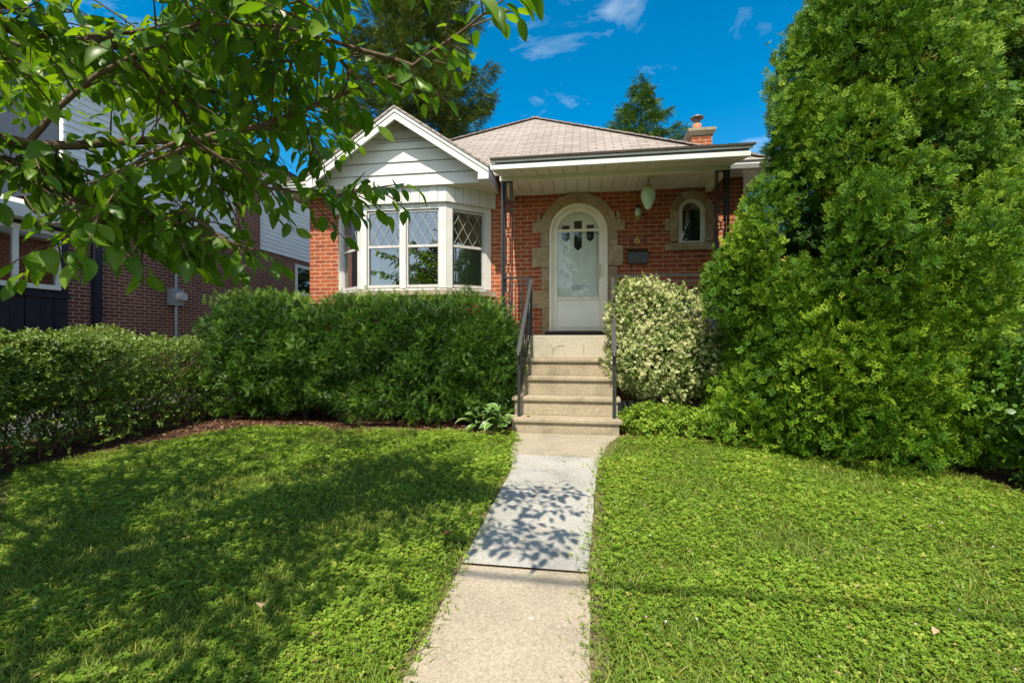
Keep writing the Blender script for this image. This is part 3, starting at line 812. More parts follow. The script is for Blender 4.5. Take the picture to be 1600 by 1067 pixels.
# ================================================================== STEPS, RAILS
steps = thing('front_steps', (-.18, 5.4, 0), 'worn grey concrete front steps rising from the path to the porch', 'steps')
SX0, SX1 = -.85, .49
TY = [5.42, 5.65, 5.88, 6.11, 6.32]; TZ = [.19, .417, .65, .877]
for i in range(4):
    m = MB()
    m.box(SX0+.035, SX1-.035, TY[i]+.03, TY[i+1]+.028 if i < 3 else 6.318, 0 if i == 0 else TZ[i-1]+.001, TZ[i]-.056)
    m.build('riser', M['concrete'], steps)
    m = MB(); m.box(SX0, SX1, TY[i], TY[i+1]+.028 if i < 3 else 6.318, TZ[i]-.055, TZ[i]); m.build('tread', M['concrete'], steps, .014)
m = MB(); m.box(SX0+.04, SX1-.04, 6.300, 6.3185, .878, 1.184); m.build('top_riser', M['concrete_slab'], steps, .006)
m = MB()      # cracks in the top riser: thin dark filler strips
def crack(pts):
    m = MB()
    for p, q in zip(pts, pts[1:]): m.bar((p[0], 6.2995, p[1]), (q[0], 6.2995, q[1]), .004, .003, up=(0, 1, 0))
    m.build('crack', M['dark'], steps)
crack([(-.42, 1.06), (-.38, 1.02), (-.365, .985), (-.37, .93)]); crack([(-.365, .99), (-.31, 1.03), (-.25, 1.045), (-.21, 1.04)]); crack([(.05, 1.05), (.055, 1.0), (.04, .96), (.045, .92)]); crack([(.35, 1.09), (.36, 1.02), (.40, .985)])

def step_rail(x, label, lean):
    t = thing('handrail', (x, 5.5, .19), label, 'handrail', 'handrails beside the front steps')
    y0, y1 = 5.53, 6.42
    zb, zt0, zt1 = .19, 1.02, 1.97
    m = MB(); m.bar((x, y0-.06, zt0-.05), (x+lean, y1-.02, zt1-.0), .045, .03); m.tube([(x, y0-.06, zt0-.05), (x, y0-.085, zt0-.09)], .02, 8); m.build('top_rail', M['steel'], t)
    m = MB(); m.bar((x, y0, zb+.002), (x, y0, zt0-.03), .034); m.build('post', M['steel'], t)
    m = MB(); m.bar((x+lean, y1-.05, 1.19), (x+lean, y1-.05, zt1-.03), .034); m.build('post', M['steel'], t)
    m = MB(); m.bar((x, y0+.02, zb+.20), (x+lean, y1-.08, 1.28), .016); m.build('lower_rail', M['iron'], t)
    for k in range(1, 6):
        f = k/6; y = y0 + (y1-.07-y0)*f; za = zb+.20 + (1.28-zb-.20)*f; zc = zt0-.04 + (zt1-zt0)*f
        m = MB(); m.bar((x+lean*f, y, za), (x+lean*f, y, zc), .014); m.build('baluster', M['iron'], t)
    m = MB(); m.bar((x+.008, y0+.1, zb+.32), (x+.008+lean, y1-.3, 1.62), .010); m.bar((x-.008, y0+.22, 1.08), (x-.008+lean, y1-.25, 1.24), .010); m.build('scroll', M['iron'], t)
    return t
step_rail(-.74, 'dark steel handrail beside the clipped yew, left of the steps', .06)
step_rail(.40, 'dark steel handrail against the variegated bush, right of the steps', .045)

def porch_rail(x0, x1, label):
    t = thing('porch_railing', ((x0+x1)/2, 6.40, 1.19), label, 'railing', 'railings along the porch edge')
    m = MB(); m.bar((x0, 6.40, 2.0), (x1, 6.40, 2.0), .04, .022); m.build('top_rail', M['steel'], t)
    m = MB(); m.bar((x0, 6.40, 1.93), (x1, 6.40, 1.93), .012); m.build('middle_rail', M['iron'], t); m = MB(); m.bar((x0, 6.40, 1.27), (x1, 6.40, 1.27), .014); m.build('lower_rail', M['iron'], t)
    n = max(4, int(round((x1-x0)/.085)))
    for k in range(1, n):
        x = x0 + (x1-x0)*k/n; m = MB(); m.bar((x, 6.40, 1.275), (x, 6.40, 1.925), .012)
        if k % 2: m.tube([(x-.022, 6.40, 1.55), (x-.022, 6.40, 1.80), (x, 6.40, 1.83), (x+.022, 6.40, 1.80), (x+.022, 6.40, 1.55), (x, 6.40, 1.52), (x-.022, 6.40, 1.55)], .005, 5, False)
        m.build('baluster', M['iron'], t)
    return t
r1 = porch_rail(-1.075, -.735, 'short iron porch railing between the left column and the steps')
m = MB(); m.bar((-.725, 6.40, 1.19), (-.725, 6.40, 2.01), .034); m.build('post', M['steel'], r1)
r2 = porch_rail(.46, 1.78, 'long iron porch railing behind the variegated bush')
m = MB(); m.bar((.45, 6.40, 1.19), (.45, 6.40, 2.01), .034); m.build('post', M['steel'], r2)

# ================================================================== THINGS ON THE FRONT WALL
t = thing('mailbox', (.885, W, 2.3), 'dark bronze mailbox on the brick wall right of the front door', 'mailbox')
m = MB(); m.box(.735, 1.035, W-.09, W-.001, 2.305, 2.47); m.build('body', M['mailbox'], t, .004)
m = MB(); m.hexa([(.728, W-.10, 2.455), (1.042, W-.10, 2.455), (1.042, W-.10, 2.472), (.728, W-.10, 2.472)], [(.728, W-.001, 2.53), (1.042, W-.001, 2.53), (1.042, W-.001, 2.545), (.728, W-.001, 2.545)]); m.build('lid', M['mailbox'], t)
for x in (.79, .97):
    m = MB(); m.tube([(x, W-.03, 2.305), (x, W-.035, 2.25), (x, W-.06, 2.225), (x, W-.085, 2.245)], .006, 6); m.build('hook', M['iron'], t)

t = thing('wall_lamp', (.885, W, 2.95), 'small brass wall lamp with greenish glass globe above the house number', 'wall lamp')
m = MB(); m.lathe((.885, W-.004, 3.02), [(.0, -.04), (.04, -.03), (.04, .03), (0, .04)], 14); m.tube([(.885, W-.01, 2.99), (.885, W-.06, 2.97), (.885, W-.085, 3.0)], .012, 8)
for k in range(5):
    a = k*1.256; m.tube([(.885, W-.085, 2.985), (.885+.035*math.cos(a), W-.085+.035*math.sin(a), 3.01), (.885+.045*math.cos(a), W-.085+.045*math.sin(a), 3.05)], [.012, .012, .003], 6)
m.build('bracket', M['brass'], t)
MB().lathe((.885, W-.085, 3.02), [(.015, 0), (.045, .03), (.05, .07), (.04, .12), (.03, .135)], 18).build('globe', M['lamp_green'], t)
MB().lathe((.885, W-.085, 3.15), [(.05, 0), (.042, .02), (.015, .05), (0, .07)], 18).build('cap', M['iron'], t)

t = thing('pendant_lamp', (.975, 6.8, 3.0), 'pale green teardrop lantern hanging from the porch ceiling', 'lantern')
MB().lathe((.975, 6.8, 3.005), [(0, 0), (.022, .004), (.045, .03), (.072, .085), (.094, .15), (.103, .20), (.10, .25), (.085, .29), (.05, .315), (0, .32)], 28).build('shade', M['lamp_green'], t)
MB().tube([(.975, 6.8, 3.32), (.975, 6.8, 3.474)], .006, 8).build('stem', M['iron'], t)
MB().lathe((.975, 6.8, 3.318), [(.055, 0), (.05, .02), (.02, .035), (.012, .05), (0, .052)], 20).build('cap', M['brass'], t)

def digit(name, ch, x, z, size, mat, label):
    cu = bpy.data.curves.new(name, 'FONT'); cu.body = ch; cu.size = size; cu.extrude = .004; cu.align_x = 'CENTER'
    o = bpy.data.objects.new(name, cu); COL.objects.link(o)
    me = bpy.data.meshes.new_from_object(o); bpy.data.objects.remove(o)
    o = link_mesh(name, me, mat); o.location = (x, W-.012, z); o.rotation_euler = (R(90), 0, 0)
    return tag(o, label, 'house number', 'digits on the wall above the mailbox')
digit('house_number', '2', .785, 2.625, .16, M['mailbox'], 'dark tarnished first digit of the house number')
digit('house_number', '6', .887, 2.625, .17, M['brass'], 'bright brass figure 6 in the middle of the house number')
digit('house_number', '6', .985, 2.625, .16, M['mailbox'], 'dark tarnished last digit of the house number')

t = thing('storage_box', (1.62, 6.75, 1.19), 'bright blue plastic box on the porch behind the railing', 'box')
m = MB(); m.hexa([(1.40, 6.62, 1.19), (1.86, 6.62, 1.19), (1.86, 6.95, 1.19), (1.40, 6.95, 1.19)], [(1.37, 6.59, 1.62), (1.89, 6.59, 1.62), (1.89, 6.98, 1.62), (1.37, 6.98, 1.62)]); m.build('body', M['blue'], t, .01)
m = MB(); m.box(1.35, 1.91, 6.57, 7.0, 1.622, 1.67); m.build('rim', M['blue'], t, .01)

# ================================================================== NEIGHBOUR ON THE LEFT
NX = -9.14
nb = thing('neighbouring_house', (NX-4, 11, 0), 'two storey neighbour of dark brick under white siding, left of the driveway', 'house')
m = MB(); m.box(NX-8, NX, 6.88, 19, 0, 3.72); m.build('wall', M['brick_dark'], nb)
m = MB(); nrow = 19
for i in range(nrow):
    z0 = 3.70 + i*.126; z1 = z0 + .126
    m.hexa([(NX-.03, 6.82, z0), (NX+.065, 6.82, z0), (NX+.065, 19.05, z0), (NX-.03, 19.05, z0)], [(NX-.03, 6.82, z1), (NX+.045, 6.82, z1), (NX+.045, 19.05, z1), (NX-.03, 19.05, z1)])
    pass
m.build('siding', M['siding'], nb)
MB().box(NX-8, NX-.032, 6.80, 6.86, 3.70, 6.05).build('front_cladding', M['navy'], nb)
m = MB(); m.hexa([(NX-8.4, 6.4, 6.10), (NX+.42, 6.4, 6.10), (NX+.42, 19.4, 6.10), (NX-8.4, 19.4, 6.10)], [(NX-4.2, 10, 7.9), (NX-3.9, 10, 7.9), (NX-3.9, 16, 7.9), (NX-4.2, 16, 7.9)]); nroof = m.build('roof', M['shingle_dark'], nb)
m = MB(); m.box(NX-.45, NX+.40, 6.45, 19.3, 6.06, 6.095); m.box(NX-8, NX-.45, 6.45, 6.8, 6.06, 6.095); m.build('soffit', M['soffit'], nroof)
m = MB(); m.box(NX+.425, NX+.50, 6.4, 19.4, 6.04, 6.15); m.build('gutter', M['navy'], nroof)
m = MB(); m.box(NX-.05, NX+.24, 10.9, 11.62, 0, 6.055); m.build('chimney', M['brick_dark'], nb)
m = MB(); m.box(NX+.002, NX+.03, 13.55, 14.45, 2.55, 3.55); wf = m.build('window', M['white'], nb)
m = MB(); m.box(NX+.031, NX+.036, 13.65, 14.35, 2.65, 3.06); m.box(NX+.031, NX+.036, 13.65, 14.35, 3.10, 3.45); m.build('pane', M['glass'], wf)
m = MB(); m.box(NX+.02, NX+.0305, 13.66, 14.34, 2.66, 3.44); m.build('blind', M['dark'], wf)
m = MB(); m.box(NX+.003, NX+.10, 7.32, 7.46, 0, 3.69); m.build('downspout', M['navy'], nb)
# enclosed porch: navy boards below white windows, white eave
m = MB()
for i in range(14):
    y0 = 3.9 + i*.21; m.box(NX-.2, NX+.12 + (.012 if i % 2 else 0), y0+.006, y0+.204, 0, 1.84)
ep = m.build('enclosed_porch', M['navy'], nb)
m = MB(); m.box(NX-.2, NX+.16, 3.85, 6.86, 1.842, 1.92); m.box(NX-.2, NX+.11, 3.9, 6.86, 1.921, 3.06); m.build('porch_wall', M['navy'], ep)
m = MB()
for y0 in (4.0, 5.42):
    for z0, z1 in ((1.98, 2.06), (2.92, 3.0)): m.box(NX+.112, NX+.15, y0, y0+1.3, z0, z1)
    for y in (y0, y0+.62, y0+1.23): m.box(NX+.112, NX+.15, y, y+.07, 2.062, 2.918)
m.build('window_frame', M['white'], ep)
m = MB()
for y0 in (4.0, 5.42): m.box(NX+.113, NX+.125, y0+.07, y0+1.23, 2.062, 2.918)
m.build('pane', M['glass'], ep)
m = MB(); m.box(NX-.4, NX+.38, 3.6, 6.81, 3.08, 3.12); m.box(NX+.30, NX+.38, 3.6, 6.81, 3.121, 3.28); m.hexa([(NX-.6,3.6,3.125),(NX+.295,3.6,3.125),(NX+.295,6.81,3.125),(NX-.6,6.81,3.125)], [(NX-.6,3.6,3.6),(NX+.25,3.6,3.29),(NX+.25,6.81,3.29),(NX-.6,6.81,3.6)])
m.build('porch_eave', M['white'], ep)
t = thing('electric_meter', (NX+.05, 9.06, 2.0), 'grey electric meter and conduit on the dark brick wall', 'electric meter')
m = MB(); m.tube([(NX+.10, 9.06, 0), (NX+.10, 9.06, 5.4), (NX+.10, 9.06, 5.55), (NX+.16, 9.06, 5.62)], .032, 10); m.build('conduit', M['grey_metal'], t)
m = MB(); m.box(NX+.02, NX+.16, 8.90, 9.22, 1.88, 2.26); m.build('box', M['grey_metal'], t, .01)
m = MB(); m.tube([(NX+.16, 9.08, 2.08), (NX+.20, 9.08, 2.08), (NX+.30, 9.08, 2.08)], [.10, .10, .085], 20); m.build('dial', M['alu'], t)

# pale house far right, glimpsed through the cedar
rn = thing('pale_house', (11, 12, 0), 'pale grey sided house glimpsed behind the big cedar', 'house')
m = MB()
for i in range(28): m.hexa([(7.6, 7.5, i*.12), (16, 7.5, i*.12), (16, 18, i*.12), (7.6, 18, i*.12)], [(7.62, 7.52, i*.12+.12), (15.98, 7.52, i*.12+.12), (15.98, 17.98, i*.12+.12), (7.62, 17.98, i*.12+.12)])
m.build('wall', M['siding'], rn)
m = MB(); m.hexa([(7.2, 7.1, 3.37), (16.4, 7.1, 3.37), (16.4, 18.4, 3.37), (7.2, 18.4, 3.37)], [(11.4, 11, 5.6), (12.2, 11, 5.6), (12.2, 15, 5.6), (11.4, 15, 5.6)]); m.build('roof', M['shingle_dark'], rn)
m = MB(); m.box(7.57, 7.60, 9, 10.2, 1.3, 2.6); wf = m.build('window', M['white'], rn)
m = MB(); m.box(7.56, 7.569, 9.1, 10.1, 1.4, 2.5); m.build('pane', M['glass'], wf)

# across the street (mirrored in the bay window)
sh = thing('street_house', (-6, -27, -.37), 'dark gabled house across the street, mirrored in the bay window', 'house')
m = MB(); m.box(-11, -1, -34, -24, -.37, 3.4); m.build('wall', M['brick_dark'], sh)
m = MB(); m.add([(-11.5, -23.5, 3.3), (-.5, -23.5, 3.3), (-6, -23.5, 6.6), (-11.5, -34.5, 3.3), (-.5, -34.5, 3.3), (-6, -34.5, 6.6)], [(0, 1, 2), (5, 4, 3), (1, 4, 5, 2), (0, 2, 5, 3), (0, 3, 4, 1)]); m.build('roof', M['shingle_dark'], sh)
m = MB(); m.box(-9.5, -7.3, -23.98, -23.9, .9, 2.4); m.build('window', M['white'], sh); m = MB(); m.box(-4.6, -2.4, -23.98, -23.9, .9, 2.4); wf = m.build('window', M['white'], sh)

# ================================================================== PLANTS
UPV = np.array([0, 0, 1.0])
def ups(n, j=.5): return UPV[None, :] + RNG.normal(size=(n, 3))*j

SHELL = []
def hedge_shell(c, r, n, power=3.2, lump=.12, lscale=1.6, depth=.12, zmin=.05, seed=1.0, lump2=.05, cell=None):
    """points and outward normals on a lumpy super-ellipsoid shell; r are half sizes"""
    c = np.array(c); r = np.array(r); P = []; Nn = []; K = []
    while len(P) < n:
        d = rand_dir(2000)
        rad = (np.abs(d/r)**power).sum(1)**(-1/power)
        pts = d*rad[:, None]
        # weight to uniform area (roughly)
        keep = RNG.random(2000) < np.clip((rad/r.max())**2*1.2 + .05, 0, 1)
        for p, q in zip(pts[keep], d[keep]):
            w = p + c
            g_ = np.sign(p)*np.abs(p/r)**(power-1)/r; g_ = g_/np.linalg.norm(g_)
            k = lump*nz(w, lscale, seed) + lump2*nz(w, lscale*3.1, seed+3)
            if cell: k += cell[1]*(.45 - noise.voronoi(Vector((w[0]*cell[0]+seed, w[1]*cell[0], w[2]*cell[0]*1.15)))[0][0])*1.6
            dd = min(abs(RNG.normal())*depth, depth*3)
            w = w + g_*(k - dd)
            if w[2] < zmin: continue
            P.append(w); Nn.append(g_); K.append(k - dd)
            if len(P) >= n: break
    SHELL.append(np.array(K)); return np.array(P), np.array(Nn)

# ---- clipped yew under the bay
YEWT = [sprig_needles(s) for s in range(6)]
yew = thing('yew_bush', (-3.0, 6.2, 0), 'broad clipped dark green yew under the bay window', 'bush')
P1, N1 = hedge_shell((-2.55, 6.08, .84), (1.72, .66, .86), 26000, 3.0, .15, 1.3, .05, .10, 1.0, .06, (2.7, .26))
P2, N2 = hedge_shell((-4.55, 6.15, .88), (.98, .70, .90), 14500, 2.6, .15, 1.3, .05, .10, 2.0, .06, (2.7, .26))
P3, N3 = hedge_shell((-1.25, 5.98, .74), (.48, .52, .74), 7000, 2.6, .08, 1.9, .05, .10, 3.0, .05, (3.6, .15))
Pp = np.concatenate([P1, P2, P3]); Nn = np.concatenate([N1, N2, N3]); n = len(Pp)
d = Nn*.5 + rand_dir(n)*.62 + UPV*.30
scatter('foliage', YEWT, Pp, d, Nn*.45 + ups(n, .55)*.7, RNG.uniform(.05, .11, n), LEAF['yew'], yew, np.clip(RNG.beta(1.6, 2.4, n) + 1.5*(np.concatenate(SHELL[-3:]) - .03), 0, .95), tipvar=.3)  # outer sprigs lighter: new growth, plus sunlit tips put into the tint
n = 14000; q = rand_dir(n)*RNG.random(n)[:, None]**.4
Pi = np.where((RNG.random(n) < .62)[:, None], q*np.array([1.72, .5, .78]) + np.array([-2.45, 6.28, .92]), q*np.array([.85, .55, .75]) + np.array([-4.55, 6.15, .9]))
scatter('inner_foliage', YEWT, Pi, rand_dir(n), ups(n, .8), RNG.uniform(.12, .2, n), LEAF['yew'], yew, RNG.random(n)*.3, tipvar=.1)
# young shoots standing above the clipped top
k = 420; px = RNG.uniform(-5.3, -.95, k); py = RNG.uniform(5.6, 6.5, k)
top = []
for x, y in zip(px, py):
    dx = (x+2.55)/1.72; z = .84 + .86*(max(0, 1-abs(dx)**3)**(1/3)); dx2 = (x+4.55)/.98
    z = max(z, .88 + .90*(max(0, 1-abs(dx2)**2.6)**(1/2.6))); z -= max(0, abs(y-6.08)-.35)*.8
    dx3 = (x+1.25)/.48; z = max(z if z > .95 else 0, .74 + .74*(max(0, 1-abs(dx3)**2.6)**(1/2.6)))
    top.append((x, y, z + RNG.uniform(-.07, .03)))
P_ = np.array(top); d = np.stack([RNG.normal(size=k)*.9, RNG.normal(size=k)*.8, np.ones(k)], 1)
scatter('shoots', YEWT, P_, d, rand_dir(k), RNG.uniform(.09, .16, k), LEAF['yew'], yew, RNG.uniform(.6, .95, k), tipvar=.3)
m = MB()
for k in range(46):
    x = RNG.uniform(-4.7, -1.2); y = RNG.uniform(5.85, 6.35); p = Vector((x, y, 0)); q = Vector((x + RNG.uniform(-.45, .45), y + RNG.uniform(-.2, .3), RNG.uniform(.8, 1.3)))
    m.tube([p, p.lerp(q, .5) + Vector((RNG.uniform(-.06, .06), RNG.uniform(-.06, .06), 0)), q], [.022, .015, .006], 6)
m.build('stems', M['bark_dark'], yew)

# ---- privet hedge along the drive
PRT = [sprig_leaves(s, 7, .42, .22) for s in range(6)]
prv = thing('privet_hedge', (-5.75, 4.3, 0), 'low clipped privet hedge running beside the asphalt drive', 'hedge')
Pp, Nn = hedge_shell((-5.66, 3.6, .78), (.50, 3.3, .34), 19000, 4.5, .09, 1.8, .09, .24, 5.0, .05, (5, .09))
keep = (Pp[:, 2] > .52 + .25*np.array([nz(p, 1.3, 8) for p in Pp])) | (RNG.random(len(Pp)) < .30)
Pp, Nn = Pp[keep], Nn[keep]; n = len(Pp)
scatter('foliage', PRT, Pp, Nn*.8 + rand_dir(n)*.6 + UPV*.35, rand_dir(n), RNG.uniform(.06, .10, n), LEAF['privet'], prv, RNG.beta(2, 2, n)*.95, tipvar=.4)
# sparse low leaves
n = 6000; Pp = np.stack([RNG.normal(-5.5, .28, n), RNG.uniform(1.2, 6.6, n), RNG.uniform(.03, .7, n)], 1)
scatter('low_leaves', PRT, Pp, rand_dir(n) + UPV*.4, rand_dir(n), RNG.uniform(.05, .10, n), LEAF['privet'], prv, RNG.random(n)*.7, tipvar=.3)
m = MB()
for k in range(210):
    x = RNG.normal(-5.62, .12); y = RNG.uniform(.6, 6.8); p = Vector((x, y, gz(y))); q = Vector((x + RNG.normal()*.24, y + RNG.normal()*.26, RNG.uniform(.6, 1.0)))
    m.tube([p, p.lerp(q, .45) + Vector((RNG.normal()*.04, RNG.normal()*.04, 0)), q], [.011, .008, .003], 5)
m.build('stems', M['bark'], prv)
# taller reddish clump poking out of the hedge
rb = thing('reddish_shrub', (-6.3, 5.2, 0), 'small shrub with reddish tips rising behind the hedge', 'shrub')
Pp, Nn = hedge_shell((-6.75, 5.6, .72), (.42, .65, .58), 1700, 2.2, .1, 2.2, .1, .1, 9.0); n = len(Pp)
scatter('foliage', PRT, Pp, Nn + rand_dir(n)*.6 + UPV*.3, rand_dir(n), RNG.uniform(.06, .09, n), LEAF['privet'], rb, RNG.uniform(.35, 1, n), tipvar=.3)
m = MB()
for k in range(14): m.tube([(-6.75, 5.6, 0), (-6.75+RNG.normal()*.2, 5.6+RNG.normal()*.3, 1.1)], [.012, .004], 5)
m.build('stems', M['bark'], rb)

# ---- variegated euonymus in front of the porch
EUT = [sprig_leaves(s+20, 8, .40, .24) for s in range(6)]
eu = thing('variegated_bush', (1.1, 6.1, 0), 'cream and green variegated bush climbing the porch front', 'bush')
parts_ = [((.78, 6.05, 1.42), (.42, .30, .46), 2100), ((1.28, 6.08, 1.36), (.32, .28, .40), 1400), ((1.42, 6.05, .96), (.45, .32, .36), 1900), ((.85, 6.0, .88), (.48, .34, .46), 2100), ((1.80, 6.08, .92), (.30, .24, .24), 900), ((1.25, 6.0, .52), (.40, .24, .20), 800), ((.62, 6.05, .9), (.20, .22, .5), 700)]
PP = []; NN = []
for c, r, n in parts_:
    a, b = hedge_shell(c, r, n, 2.3, .10, 3.0, .06, .12, c[0]*3, .06, (5.5, .10)); PP.append(a); NN.append(b)
Pp = np.concatenate(PP); Nn = np.concatenate(NN); n = len(Pp)
rnd = np.clip(RNG.beta(1.9, 2.1, n) + .5*np.array([nz(p, 3.2, 2) for p in Pp]), 0, .94); rnd[RNG.random(n) < .10] = RNG.random()*.2; rnd[RNG.random(n) < .01] = 1
scatter('foliage', EUT, Pp, Nn*.8 + rand_dir(n)*.6 + UPV*.3, rand_dir(n), RNG.uniform(.045, .085, n), LEAF['euonymus'], eu, rnd, tipvar=.3)
k = 120; sx_ = RNG.uniform(.5, 1.95, k); zt_ = np.interp(sx_, [.5, .8, 1.3, 1.6, 1.95], [1.78, 1.84, 1.74, 1.36, 1.05])
scatter('shoots', EUT, np.stack([sx_, RNG.uniform(5.8, 6.2, k), zt_ + RNG.uniform(-.1, .06, k)], 1), np.stack([RNG.normal(size=k)*.5, RNG.normal(size=k)*.4 - .2, np.ones(k)], 1), rand_dir(k), RNG.uniform(.07, .13, k), LEAF['euonymus'], eu, RNG.uniform(.2, .9, k), tipvar=.3)
m = MB()
for k in range(40):
    x = RNG.uniform(.55, 1.7); p = Vector((x, 6.2, 0)); q = Vector((x + RNG.normal()*.2, RNG.uniform(5.9, 6.25), RNG.uniform(.8, 1.6)))
    m.tube([p, p.lerp(q, .5) + Vector((RNG.normal()*.07, RNG.normal()*.04, 0)), q], [.012, .009, .004], 5)
m.build('stems', M['bark'], eu)

# ---- low green cover beside the steps
lg = thing('low_shrub', (1.1, 5.55, 0), 'low bright green plant at the foot of the variegated bush', 'shrub')
Pp, Nn = hedge_shell((1.0, 5.62, .12), (.52, .28, .16), 1000, 2.3, .06, 4, .05, .02, 3.3); P2, N2 = hedge_shell((1.75, 5.5, .14), (.40, .25, .22), 500, 2.2, .08, 4, .06, .02, 4.3)
Pp = np.concatenate([Pp, P2]); Nn = np.concatenate([Nn, N2]); n = len(Pp)
scatter('foliage', PRT, Pp, Nn*.6 + rand_dir(n)*.6 + UPV*.6, rand_dir(n), RNG.uniform(.06, .11, n), LEAF['clover'], lg, RNG.uniform(.3, 1, n), tipvar=.3)

# ---- hosta by the steps
ho = thing('hosta', (-1.0, 5.42, 0), 'hosta with white edged leaves at the foot of the steps', 'hosta')
def hosta_tpl():
    v, f, _ = leaf_tpl(.62, .22, .45, 0, 6); rn_ = []
    w = [(-.74, 0, .74)]*7
    vs = []; fs = []; rn = []
    for i in range(7):
        y = i/6; prof = math.sin(math.pi*y**.8)**.75 if 0 < i < 6 else 0; hw = .31*prof; z = .12*math.sin(y*2.2) - .42*y*y
        for fx in (-1, -.72, 0, .72, 1): vs.append((hw*fx, y, z + abs(fx)*hw*.35)); rn.append(.95 if abs(fx) == 1 else .15)
    for i in range(6):
        for k in range(4): a = i*5+k; fs.append((a, a+1, a+6, a+5))
    return vs, fs, rn
HT = [hosta_tpl()]
n = 46; az = RNG.uniform(0, 6.28, n); hp = []; hd = []
for i in range(n):
    cl = [(-.98, 5.45), (-1.22, 5.50), (-.93, 5.28), (-1.1, 5.62)][i % 4]; r0 = RNG.uniform(.02, .14)
    hp.append((cl[0]+math.cos(az[i])*r0, cl[1]+math.sin(az[i])*r0, RNG.uniform(.06, .34))); hd.append((math.cos(az[i]), math.sin(az[i])-.2, RNG.uniform(-.15, .9)))
scatter('leaves', HT, np.array(hp), np.array(hd), ups(n, .2), RNG.uniform(.11, .19, n), LEAF['hosta'], ho, RNG.random(n), tipvar=1.0)
m = MB()
for p, d in zip(hp, hd): m.tube([(p[0]*.7 - 1.0*.3, p[1]*.7 + 5.45*.3, 0), p], .004, 5)
for x, y, z in ((-1.05, 5.45, .62), (-.95, 5.5, .55), (-1.15, 5.52, .5)): m.tube([(x, y, 0), (x+.02, y-.05, z*.7), (x+.07, y-.09, z)], [.005, .004, .003], 5)
m.build('stalks', LEAF['shrub'], ho)

# ---- big cedar on the right
ced = thing('cedar_tree', (2.95, 5.45, 0), 'tall dense bright green cedar filling the right side of the yard', 'tree')
SPT = [spray_fan(s) for s in range(7)]
LOBES = []
def env(z):   # radius of the left leader by height
    pts = [(0, 1.2), (.9, 1.06), (1.5, 1.24), (1.85, 1.48), (2.3, 1.25), (2.8, 1.03), (3.6, .90), (4.1, .80), (4.8, .60), (5.5, .45), (6.3, .25), (7, .06)]
    for (a, ra), (b, rb_) in zip(pts, pts[1:]):
        if a <= z <= b: return ra + (rb_-ra)*(z-a)/(b-a)
    return .05
rr = random.Random(5)
def leader(cx, cy, sc_r, n, zmin, zmax, lean=(0, 0)):
    for i in range(n):
        z = zmin + (zmax-zmin)*((i+rr.random())/n)**.9; a = i*2.39996 + rr.uniform(-.35, .35); r = env(z)*sc_r
        lr = rr.uniform(.22, .46)*(1 if z < 4.5 else .8); rad = max(0, r - lr*.75)*rr.uniform(.84, 1.16)
        LOBES.append(((cx + lean[0]*z + math.cos(a)*rad, cy + lean[1]*z + math.sin(a)*rad*.85, z), (lr, lr, lr*1.25)))
leader(3.10, 5.45, 1.0, 70, .28, 6.4)
leader(4.30, 5.95, 1.2, 64, 1.95, 6.8, (.02, .02))
leader(5.6, 6.3, 1.2, 46, 2.3, 6.8)
leader(2.78, 5.35, 1.0, 34, .10, 1.15)
leader(3.10, 5.45, 1.0, 22, .5, 2.4)
for c in ((1.70, 5.30, 1.88), (1.62, 5.25, 1.62), (1.84, 5.15, 2.14), (2.08, 5.2, 1.36), (2.02, 5.2, 2.5), (2.28, 5.15, 1.02), (2.26, 5.05, .66), (2.1, 4.95, 1.6), (2.3, 4.9, 1.2)): LOBES.append((c, (.27, .27, .33)))
for i in range(11): LOBES.append(((2.05 + i*.155, 4.92 + rr.uniform(-.12, .14), rr.uniform(.12, .42)), (.24, .24, .26)))
PP = []; NN = []; RV = []
for (c, r) in LOBES:
    n = int(900*(r[0]/.32)**2)
    d = rand_dir(n); out = np.array([c[0]-3.3, c[1]-5.6, .25]); out /= np.linalg.norm(out)
    keep = (d@out) > -.35; d = d[keep]; n = len(d)
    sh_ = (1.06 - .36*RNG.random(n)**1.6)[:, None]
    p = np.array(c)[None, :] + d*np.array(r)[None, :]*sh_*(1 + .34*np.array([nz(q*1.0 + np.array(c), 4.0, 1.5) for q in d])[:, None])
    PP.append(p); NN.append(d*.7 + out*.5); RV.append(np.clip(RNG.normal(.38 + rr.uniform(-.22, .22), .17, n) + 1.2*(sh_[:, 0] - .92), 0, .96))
Pp = np.concatenate(PP); Nn = np.concatenate(NN); RV = np.concatenate(RV); ok = Pp[:, 2] > .04; Pp, Nn, RV = Pp[ok], Nn[ok], RV[ok]; n = len(Pp)
RV[RNG.random(n) < .018] = 1.0
side = np.cross(Nn, UPV) + RNG.normal(size=(n, 3))*.35
scatter('foliage', SPT, Pp, Nn*.45 + UPV*.40 + rand_dir(n)*.6, side*.6 + Nn*.35 + rand_dir(n)*.8, RNG.uniform(.05, .098, n), LEAF['cedar'], ced, RV, tipvar=.35)
